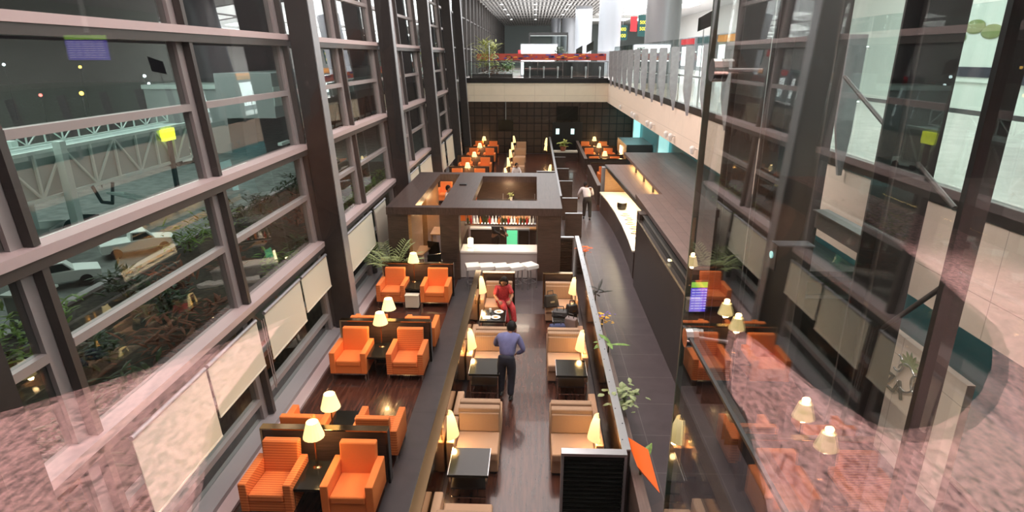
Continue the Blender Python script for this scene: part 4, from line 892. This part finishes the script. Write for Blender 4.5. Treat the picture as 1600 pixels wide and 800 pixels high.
def person(label, loc, rz, J, shirt='shirt_white', trouser='trouser_navy', sleeve='short', hair_long=False, name='person', curl=.6, dress=False, face=None):
    P_ = thing(name, label, 'person', loc, rz); g = lambda k: J[k]
    sp_a, sp_b = lerp(g('pelvis'), g('chest'), .5), g('chest')
    ch = [[(g('pelvis'), .12), (sp_a, .115), (sp_b, .13), (g('neck'), .055), (lerp(g('neck'), g('head'), .5), .055)]]
    for s_ in 'lr':
        ch.append([(g('chest'), .13), (g('sh' + s_), .06), (lerp(g('sh' + s_), g('el' + s_), .4), .046), (g('el' + s_), .036), (lerp(g('el' + s_), g('wr' + s_), .35), .036), (g('wr' + s_), .024)])
        ch.append([(g('pelvis'), .12), (g('hip' + s_), .095), (lerp(g('hip' + s_), g('kn' + s_), .5), .078), (g('kn' + s_), .055), (lerp(g('kn' + s_), g('an' + s_), .35), .056), (g('an' + s_), .036)])
    hd = Vector(g('head')); fdir = Vector(face or (0, -1, -.1)).normalized(); up = (hd - Vector(g('neck'))).normalized(); sdv = fdir.cross(up).normalized(); up2 = sdv.cross(fdir).normalized()
    M = Matrix((sdv, -fdir, up2)).transposed()
    ex = [MB().ball(hd, .115, .80, .92, 1.08, 16, 12, M)]
    ex.append(MB().ball(hd + fdir * .108 - up2 * .01, .017, .8, 1.2, 1.5, 8, 6, M)); ex.append(MB().ball(hd + fdir * .093 - up2 * .06, .024, 1.2, .5, .45, 8, 6, M)); ex.append(MB().ball(hd + fdir * .05 - up2 * .085, .055, .9, .9, .6, 10, 6, M))
    for s_ in (-1, 1): ex.append(MB().ball(hd + sdv * s_ * .093 - up2 * .01, .026, .4, .7, 1.1, 8, 6, M))
    for s_ in 'lr':   # hands: palm, four fingers with a knuckle bend, thumb from the side of the palm
        w_ = Vector(g('wr' + s_)); d = (w_ - Vector(g('el' + s_))).normalized(); hd_ = J.get('hd' + s_)
        if hd_: d = Vector(hd_).normalized()
        pl = Vector(J.get('pn' + s_, (0, 0, -1))); pl = (pl - d * pl.dot(d)).normalized(); sd_ = d.cross(pl).normalized() * (1 if s_ == 'r' else -1)
        mb = MB(); Mh = Matrix((sd_, d, pl)).transposed(); mb.ball(w_ + d * .045, .048, .85, 1.05, .38, 10, 8, Mh)
        for k in range(4):
            b0 = w_ + d * .082 + sd_ * (k - 1.5) * .021; ln = (.034, .040, .042, .036)[k]; c1 = (d * math.cos(curl * .6) + pl * math.sin(curl * .6)); c2 = (d * math.cos(curl * 1.6) + pl * math.sin(curl * 1.6))
            b1 = b0 + c1 * ln; b2 = b1 + c2 * ln * .85; mb.cyl(b0 - d * .02, b1, .0098, .0085, 7); mb.ball(b1, .0088, seg=7, rings=5); mb.cyl(b1, b2, .0085, .007, 7); mb.ball(b2, .0072, seg=7, rings=5)
        t0 = w_ + d * .03 - sd_ * .035; t1 = t0 + (d * .6 - sd_ * .75 + pl * .3).normalized() * .042; t2 = t1 + (d * .9 - sd_ * .1 + pl * .4).normalized() * .03
        mb.cyl(t0, t1, .0125, .0105, 7); mb.ball(t1, .0105, seg=7, rings=5); mb.cyl(t1, t2, .0105, .008, 7); mb.ball(t2, .008, seg=7, rings=5); ex.append(mb)
    body = skin('body', ch, 'skin', P_, 2, ex)
    cs = [[(lerp(g('pelvis'), g('chest'), .05), (.188, .150)), (sp_a, (.175, .135)), (sp_b, (.175, .135)), (lerp(g('chest'), g('neck'), .75), .085)]]
    for s_ in 'lr':
        arm = [(g('chest'), (.175, .135)), (g('sh' + s_), .085), (lerp(g('sh' + s_), g('el' + s_), .6), .070)]
        if sleeve == 'long': arm += [(g('el' + s_), .056), (lerp(g('el' + s_), g('wr' + s_), .9), .040)]
        else: arm += [(lerp(g('sh' + s_), g('el' + s_), .85), .066)]
        cs.append(arm)
    if dress:
        for s_ in 'lr': cs.append([(lerp(g('pelvis'), g('chest'), .05), (.188, .150)), (g('hip' + s_), .135), (lerp(g('hip' + s_), g('kn' + s_), .9), .105)])
    skin('shirt', cs, shirt, P_, 2)
    cs = [[(g('pelvis'), (.180, .145)), (lerp(g('pelvis'), g('chest'), .3), (.168, .135))]]
    for s_ in 'lr': cs.append([(g('pelvis'), (.180, .145)), (g('hip' + s_), .125), (lerp(g('hip' + s_), g('kn' + s_), .5), .112), (g('kn' + s_), .088), (lerp(g('kn' + s_), g('an' + s_), .5), .080), (lerp(g('kn' + s_), g('an' + s_), .97), .072)])
    skin('trousers', cs, trouser, P_, 2)
    for s_ in 'lr':
        a = Vector(g('an' + s_)); t2 = Vector(J.get('toe' + s_, (a.x, a.y - .16, 0))); d = (t2 - a); d.z = 0; d.normalize(); Mf = Matrix(((d.y, d.x, 0), (-d.x, d.y, 0), (0, 0, 1)))
        MB().ball((a.x + d.x * .06, a.y + d.y * .06, max(0, a.z - .05) - 0), .05, .9, 2.6, .9, 12, 8, Mf).build('shoe', 'leather_black', P_)
    mb = MB().ball(hd + up2 * .022 - fdir * .022, .122, .84, .90, 1.04, 16, 10, M)
    if hair_long:
        for s_ in (-1, 1): mb.ball(hd + sdv * s_ * .075 - up2 * .07 - fdir * .03, .075, .75, .9, 1.5, 10, 8, M)
        mb.ball(hd - fdir * .08 - up2 * .10, .09, 1.1, .7, 1.4, 12, 8, M)
    mb.build('hair', 'hair', P_)
    mb = MB()
    for s_ in (-1, 1): mb.ball(hd + fdir * .098 + sdv * s_ * .035 + up2 * .02, .012, 1.3, .6, .7, 8, 6, M)
    mb.build('eyes', 'black', P_)
    return P_
stand = dict(pelvis=(0, 0, .95), chest=(0, -.02, 1.28), neck=(0, -.02, 1.47), head=(0, -.04, 1.62), shl=(-.19, 0, 1.42), shr=(.19, 0, 1.42), ell=(-.25, .02, 1.13), elr=(.25, .02, 1.13), wrl=(-.25, -.10, .88), wrr=(.25, -.10, .88),
             hipl=(-.10, 0, .90), hipr=(.10, 0, .90), knl=(-.11, -.02, .50), knr=(.11, -.02, .50), anl=(-.11, .02, .09), anr=(.11, .02, .09))
# local frame: the person faces -Y; rz 180 turns the back to the camera
man = dict(stand); man.update(pelvis=(0, .02, .92), chest=(-.02, -.13, 1.20), neck=(-.03, -.25, 1.36), head=(-.04, -.36, 1.45), shl=(-.21, -.20, 1.32), shr=(.18, -.17, 1.32), ell=(-.34, -.14, 1.06), elr=(.30, -.26, 1.08), wrl=(-.17, -.20, .93), wrr=(.14, -.44, 1.0), anr=(.13, -.02, .09), anl=(-.10, .12, .09), knl=(-.11, .02, .5), hipl=(-.10, .02, .88), hipr=(.10, .02, .88))
person('man in blue shirt and dark trousers leaning over the booth table, back turned', (-.52, 11.15, .012), 172, man, 'shirt_blue', 'trouser_navy', 'long', face=(-.1, -.7, -.6))
wai = dict(stand); wai.update(pelvis=(0, .05, .93), chest=(.03, -.12, 1.24), neck=(.04, -.24, 1.40), head=(.06, -.36, 1.46), shl=(-.17, -.20, 1.36), shr=(.23, -.20, 1.36), elr=(.36, -.26, 1.10), wrr=(.36, -.42, .90), ell=(-.26, -.20, 1.08), wrl=(-.2, -.42, 1.0), anl=(-.13, .16, .09), knl=(-.12, .03, .5), anr=(.12, -.06, .09), hipl=(-.1, .05, .88), hipr=(.1, .05, .88))
person('waiter in white shirt and black trousers bending forward in the corridor', (2.38, 26.0, .0), 180, wai, 'shirt_white', 'vest_black', 'long', face=(0, -.8, -.5))
bt = dict(stand); bt.update(head=(-.02, -.20, 1.54), neck=(0, -.12, 1.43), chest=(0, -.06, 1.24), elr=(.26, -.14, 1.14), wrr=(.14, -.36, 1.02), ell=(-.26, -.14, 1.14), wrl=(-.12, -.36, 1.02))
person('bartender in black working behind the white counter', (-1.33, 20.2, 0), 60, bt, 'vest_black', 'vest_black', 'long')
wp = dict(stand)
person('person in a white shirt seen through the left bar opening', (-3.62, 24.7, 0), 90, wp, 'shirt_white', 'vest_black', 'long')
sit = dict(pelvis=(0, .08, .53), chest=(0, -.02, .82), neck=(0, -.05, 1.02), head=(.01, -.13, 1.17), shl=(-.17, -.03, .97), shr=(.17, -.03, .97), ell=(-.24, -.14, .76), elr=(.24, -.16, .76), wrl=(-.17, -.38, .72), wrr=(.13, -.36, .70),
           hipl=(-.09, .05, .54), hipr=(.09, .05, .54), knl=(-.02, -.38, .50), knr=(.20, -.38, .50), anl=(.06, -.46, .09), anr=(.24, -.48, .09))
person('woman in red tunic with dark hair eating at the farthest booth table', (-.80, 15.12, .0), 12, sit, 'kurta_red', 'kurta_red', 'short', True, dress=True, face=(-.2, -.8, -.55))
fs = dict(sit); person('seated guest in pale clothes beyond the bar', (-.98, 33.1, 0), 10, fs, 'shirt_white', 'denim', 'long', face=(.3, -.8, -.2))
ph = dict(stand); ph.update(head=(0, .15, 1.74), neck=(0, .20, 1.62), chest=(0, .24, 1.40), pelvis=(0, .28, 1.0), shl=(-.15, .24, 1.63), shr=(.15, .24, 1.63), ell=(-.31, .14, 1.515), elr=(.46, .14, 1.525), wrl=(-.14, .16, 1.65), wrr=(.14, .16, 1.65), hipl=(-.1, .3, .95), hipr=(.1, .3, .95), knl=(-.12, .3, .52), knr=(.12, .3, .52), anl=(-.12, .33, .09), anr=(.12, .33, .09), hdl=(.5, -.1, .8), hdr=(-.5, -.1, .8), pnl=(.3, -1, 0), pnr=(-.3, -1, 0))
pg = person('photographer in a dark coat, faintly mirrored in the front glass', (0, 0, UP), 180, ph, 'coat_dark', 'coat_dark', 'long', curl=.9)
MB().lathe([(.32, .55), (.36, 1.1), (.26, 1.42), (.13, 1.58), (.07, 1.66)], (0, 0, 0), 28, axis=Matrix(((1, 0, 0), (0, .52, 0), (0, 0, 1)))).build('coat', 'coat_dark', pg).location = (.05, .26, 0)
cm = thing('photo_camera', 'black camera held at the photographer face', 'camera', (0, -.01, 6.9)); bx(-.065, .065, -.035, -.01, -.045, .045).build('body', 'black', cm, .006); MB().lathe([(.026, -.01), (.027, .004)], (0, 0, 0), 18, axis=Matrix.Rotation(R(-90), 3, 'X'), caps=False).build('lens', 'black', cm)

# ------------------------------------------------------------ things on the farthest tables
for i, (x, y) in enumerate(((-.86, 14.22), (-.92, 13.88))):
    t_ = thing('dinner_plate', 'white plate with food on the woman\'s table, %s' % ('nearest to her', 'further from her')[i], 'plate', (x, y, .612)); MB().lathe([(.06, 0), (.125, .018), (.115, .020), (.0, .008)], (0, 0, 0), 20).build('dish', 'plate_white', t_); MB().ball((0, 0, .014), .06, sz=.25).build('food', 'food', t_)
tag(bx(-1.24, -1.05, 13.78, 13.98, .612, .618).build('napkin', 'plate_white'), 'folded white napkin on the corner of the woman\'s table', 'napkin')
t_ = tag(MB().lathe([(.025, 0), (.035, .10), (.032, .10), (.022, .008)], (-1.08, 14.22, .612), 12).build('water_glass', 'bottle_clear'), 'small drinking glass on the woman\'s table', 'glass')
def bag(label, loc, rz, w_, d_, h, m, name='handbag', tilt=0):
    t_ = thing(name, label, 'bag', loc, rz); o = MB().hexa([(-w_ / 2, -d_ / 2, 0), (w_ / 2, -d_ / 2, 0), (w_ / 2, d_ / 2, 0), (-w_ / 2, d_ / 2, 0), (-w_ * .42, -d_ * .3, h), (w_ * .42, -d_ * .3, h), (w_ * .42, d_ * .3, h), (-w_ * .42, d_ * .3, h)]).build('body', m, t_, .03, 3)
    MB().tube([(-w_ * .2, 0, h - .01), (-w_ * .18, 0, h + .1), (w_ * .18, 0, h + .1), (w_ * .2, 0, h - .01)], .012, 6).build('handle', 'leather_black', t_); bx(-w_ * .15, w_ * .15, -d_ / 2 - .004, -d_ / 2 + .01, h * .35, h * .5).build('buckle', 'chrome', t_); t_.rotation_euler[0] = R(tilt); return t_
bag('black leather bag standing on the armrest side of the right seat', (.52, 14.95, .47), 20, .40, .22, .34, 'leather_black', tilt=-14)
bag('black laptop bag lying on the farthest right booth table', (.72, 14.1, .612), -8, .44, .34, .14, 'leather_black', 'laptop_bag')
bag('second black bag beside the wall on the farthest right table', (1.02, 14.22, .612), 25, .30, .26, .26, 'leather_black')
bag('navy bag on the seat facing away in the right booths', (.62, 13.30, .475), 10, .44, .30, .24, 'denim', 'travel_bag'); bag('grey brown bag leaning on the right booth wall', (.98, 13.42, .475), -30, .34, .26, .40, 'suitcase_grey', 'travel_bag', tilt=8)

# ------------------------------------------------------------ outside: apron at night
struct(bx(-260, -13.5, -60, 330, -6.7, -6.4).build('floor_apron', 'asphalt'), 'grey asphalt apron outside')
struct(bx(-13.2, -6.35, -5, 40, -6.4, .15).build('floor_bed', 'soil'), 'dark planted bed along the glass wall')
tag(bx(-13.45, -13.2, -5, 40, -6.4, .25).build('kerb_edge', 'curb_grey'), 'long grey kerb between the planted bed and the apron', 'kerb')
jb = thing('jet_bridge', 'long grey jet bridge with white truss sides over the apron', 'jet bridge', (-18.6, 24.5, 0))
def out(o, k=1.9, big=True):
    """set down on the apron, which lies one storey lower and farther off"""
    l = o.location; o.location = (l.x * k, l.y * k, -6.21 if big else -6.3)
    if big: o.scale = (k, k, k)
    return o
def truss(mb, x, y0, y1, z0, z1, n, w_=.09):
    mb.bar((x, y0, z0), (x, y1, z0), w_ * 1.4); mb.bar((x, y0, z1), (x, y1, z1), w_ * 1.4)
    for k in range(n + 1):
        y = y0 + (y1 - y0) * k / n; mb.bar((x, y, z0), (x, y, z1), w_)
        if k < n: mb.bar((x, y, z1 if k % 2 else z0), (x, y0 + (y1 - y0) * (k + 1) / n, z0 if k % 2 else z1), w_ * .8)
mb = MB(); truss(mb, .6, -6.5, 6.5, 1.9, 3.6, 9); mb.build('truss_side', 'bridge_white', jb)
bx(-1.2, .5, -6.5, 6.5, 1.9, 3.6).build('tunnel', 'bridge_grey', jb); mb = MB(); truss(mb, -.4, -8, 6.5, 3.7, 4.4, 16, .05); mb.build('roof_truss', 'bridge_white', jb)
bx(-1.5, .8, -9.5, -6.5, .9, 4.0).build('cabin', 'bridge_white', jb); bx(.75, 1.05, -2.8, -2.5, -.1, 3.9).build('support_leg', 'bridge_white', jb); bx(-1.1, -.8, -2.8, -2.5, -.1, 3.9).build('support_leg', 'bridge_white', jb)
mb = MB()
for y in (-2.2, -1.4): mb.cyl((.2, y, .35), (.7, y, .35), .42, seg=16)
mb.build('drive_wheel', 'rubber', jb); MB().tube([(.7, -1.2, 1.9), (.8, -1.0, 1.2), (.8, -.4, 1.0), (.7, 0, 1.8)], .07).build('cable_loop', 'black', jb)
mb = MB()
for k in range(10): mb.bar((.8 + .05 * k, -.6 + k * .35, 1.5 - k * .15), (1.5 + .05 * k, -.6 + k * .35, 1.5 - k * .15), .06)
mb.bar((.8, -.6, 1.5), (1.3, 2.9, 0), .08); mb.bar((1.5, -.6, 1.5), (2.0, 2.9, 0), .08); mb.build('service_stairs', 'bridge_white', jb)
out(jb)
gs = thing('gate_sign', 'lit yellow box sign on a dark post by the jet bridge', 'sign', (-17.9, 29.0, 0)); bx(-.1, .1, -.45, .45, 3.0, 3.55).build('lit_box', 'lit_yellow', gs); bx(-.08, .08, -.1, .1, -.1, 3.0).build('post', 'black', gs)
out(gs)
gs = thing('gate_sign', 'lit yellow box sign at the left end of the jet bridge', 'sign', (-17.8, 19.0, 0)); bx(-.1, .1, -.3, .3, 3.75, 4.0).build('lit_box', 'lit_yellow', gs); bx(-.06, .06, -.08, .08, -.1, 3.75).build('post', 'black', gs)
out(gs)
tb_ = thing('service_building', 'grey apron building beyond the jet bridge', 'building', (-26, 48, 0)); bx(-3, 3, -3, 1.5, -.1, 4.6).build('walls', 'terminal_grey', tb_); bx(-3.1, 3.1, -3.1, 1.6, 4.6, 4.9).build('roof', 'bridge_white', tb_)
out(tb_)
jb2 = thing('jet_bridge', 'second jet bridge with dark V shaped struts farther along', 'jet bridge', (-20, 56, 0)); bx(-2, 2, -14, 22, 2.8, 5.8).build('tunnel', 'terminal_grey', jb2); bx(2.0, 2.05, -14, 22, 3.6, 4.9).build('window_band', 'bridge_white', jb2)
mb = MB()
for y in range(-13, 22, 5): mb.bar((2.1, y, 0), (2.1, y + 2, 2.8), .25); mb.bar((2.1, y + 4, 0), (2.1, y + 2, 2.8), .25)
mb.build('struts', 'black', jb2); bx(1.9, 2.2, -14, 22, .9, 1.1).build('lower_rail', 'bridge_white', jb2)
out(jb2)
def wheels(t_, pos, r=.36, w_=.22):
    for x, y in pos: MB().cyl((x - w_ / 2, y, r - .1), (x + w_ / 2, y, r - .1), r, seg=18).build('wheel', 'rubber', t_)
def pickup(label, loc, rz, bed='truck_white'):
    t_ = thing('pickup_truck', label, 'truck', loc, rz)
    MB().prism([(-2.3, .35), (2.3, .35), (2.35, .8), (1.4, .95), (.9, 1.0), (-2.3, .95)], -.85, .85, Matrix(((0, 0, 1, 0), (1, 0, 0, 0), (0, 1, 0, 0), (0, 0, 0, 1)))).build('body', 'truck_white', t_, .04)
    MB().prism([(-.5, .98), (1.05, .98), (.55, 1.55), (-.4, 1.6)], -.78, .78, Matrix(((0, 0, 1, 0), (1, 0, 0, 0), (0, 1, 0, 0), (0, 0, 0, 1)))).build('cab', 'truck_white', t_, .04)
    MB().prism([(-.35, 1.03), (.88, 1.03), (.50, 1.48), (-.30, 1.5)], -.79, .79, Matrix(((0, 0, 1, 0), (1, 0, 0, 0), (0, 1, 0, 0), (0, 0, 0, 1)))).build('windows', 'window_dark', t_)
    bx(-.7, .7, -2.15, -.6, .955, .97).build('load_bed', bed, t_); wheels(t_, [(-.8, -1.45), (.8, -1.45), (-.8, 1.5), (.8, 1.5)]); return t_
out(pickup('white pickup truck parked behind the nearer one', (-14.8, 20.9, 0), -48), 1.9, False); out(pickup('white pickup truck with hi-vis load nearest the hedge', (-15.2, 17.3, 0), -48, 'soil'), 1.9, False)
t_ = tag(MB().ball((0, 0, .3), .38, 1, 1, 1.1, 10, 8).build('cargo_sack', 'hi_vis'), 'bright yellow green sack behind the pickup truck', 'sack'); t_.location = (-31.2, 29.4, -6.3)
def tractor(label, loc, rz):
    t_ = thing('tow_tractor', label, 'truck', loc, rz); bx(-.9, .9, -1.9, 1.9, .3, 1.2).build('body', 'truck_white', t_, .08); bx(-.8, .8, -.6, .9, 1.2, 2.0).build('cab', 'truck_white', t_, .06); bx(-.82, .82, -.5, .8, 1.3, 1.85).build('windows', 'window_dark', t_); wheels(t_, [(-.85, -1.2), (.85, -1.2), (-.85, 1.2), (.85, 1.2)], .45); return t_
out(tractor('white tow tractor at the left under the jet bridge', (-28.6, 31.2, 0), 30), 1.9, False); out(tractor('white tow tractor right of the first one', (-26.2, 31.0, 0), 30), 1.9, False); out(tractor('white service cart far right beyond the yellow sign', (-24, 40, 0), -20), 1.9, False)
t_ = thing('skip_container', 'open white skip container on the apron', 'container', (-19.3, 21.9, 0), 15)
for a in ((-1.2, 1.2, -1.3, -1.2, -.1, 1.3), (-1.2, 1.2, 1.2, 1.3, -.1, 1.3), (-1.2, -1.1, -1.2, 1.2, -.1, 1.3), (1.1, 1.2, -1.2, 1.2, -.1, 1.3)): bx(*a).build('side', 'truck_white', t_)
bx(-1.1, 1.1, -1.2, 1.2, -.1, .1).build('floor_plate', 'mullion_dark', t_)
out(t_, 1.9, False)
t_ = thing('utility_box', 'pale green utility box in the planted bed', 'box', (-12.7, 13.6, .15)); bx(-.4, .4, -.35, .35, 0, 1.1).build('body', 'bridge_grey', t_, .02); bx(-.45, .45, -.4, .4, 1.1, 1.16).build('lid', 'bridge_white', t_)
rnd = random.Random(5); k = 0
for y in range(8, 34, 2):
    for x in (-8.0, -10.2, -12.2):
        if rnd.random() < .12: continue
        s_ = rnd.uniform(.7, 1.1); nm = ('dark green', 'olive', 'rust tinged')[k % 3]
        t_ = thing('shrub', '%s shrub in the planted bed beyond the glass wall' % nm, 'shrub', (x + rnd.uniform(-.4, .4), y + rnd.uniform(-.5, .5), .15), 0, '%s shrubs in the planted bed' % nm)
        foliage(120, .75 * s_, .8 * s_, .10, .45, base=(0, 0, .15), seed=100 + k).build('foliage', ('leaf_dark', 'leaf', 'hedge_rust')[k % 3], t_); MB().cyl((0, 0, 0), (0, 0, .4), .04).build('trunk', 'stem', t_); k += 1
for i in range(26):
    y = rnd.uniform(40, 150); x = -rnd.uniform(.9, 2.3) * y * .55 - 14; z = rnd.uniform(1, 6); m_ = ('lamp_amber', 'lamp_red', 'lamp_white', 'lamp_amber')[i % 4]
    t_ = thing('airfield_light', 'tiny %s light on a pole far across the dark airfield' % {'lamp_amber': 'amber', 'lamp_red': 'red', 'lamp_white': 'white'}[m_], 'light', (x, y, 0), 0, '%s lights across the airfield' % {'lamp_amber': 'amber', 'lamp_red': 'red', 'lamp_white': 'white'}[m_])
    MB().ball((0, 0, z), .12 + y * .0013, seg=8, rings=6).build('lamp_head', m_, t_); MB().cyl((0, 0, -6.4), (0, 0, z), .05, seg=6).build('pole', 'black', t_)
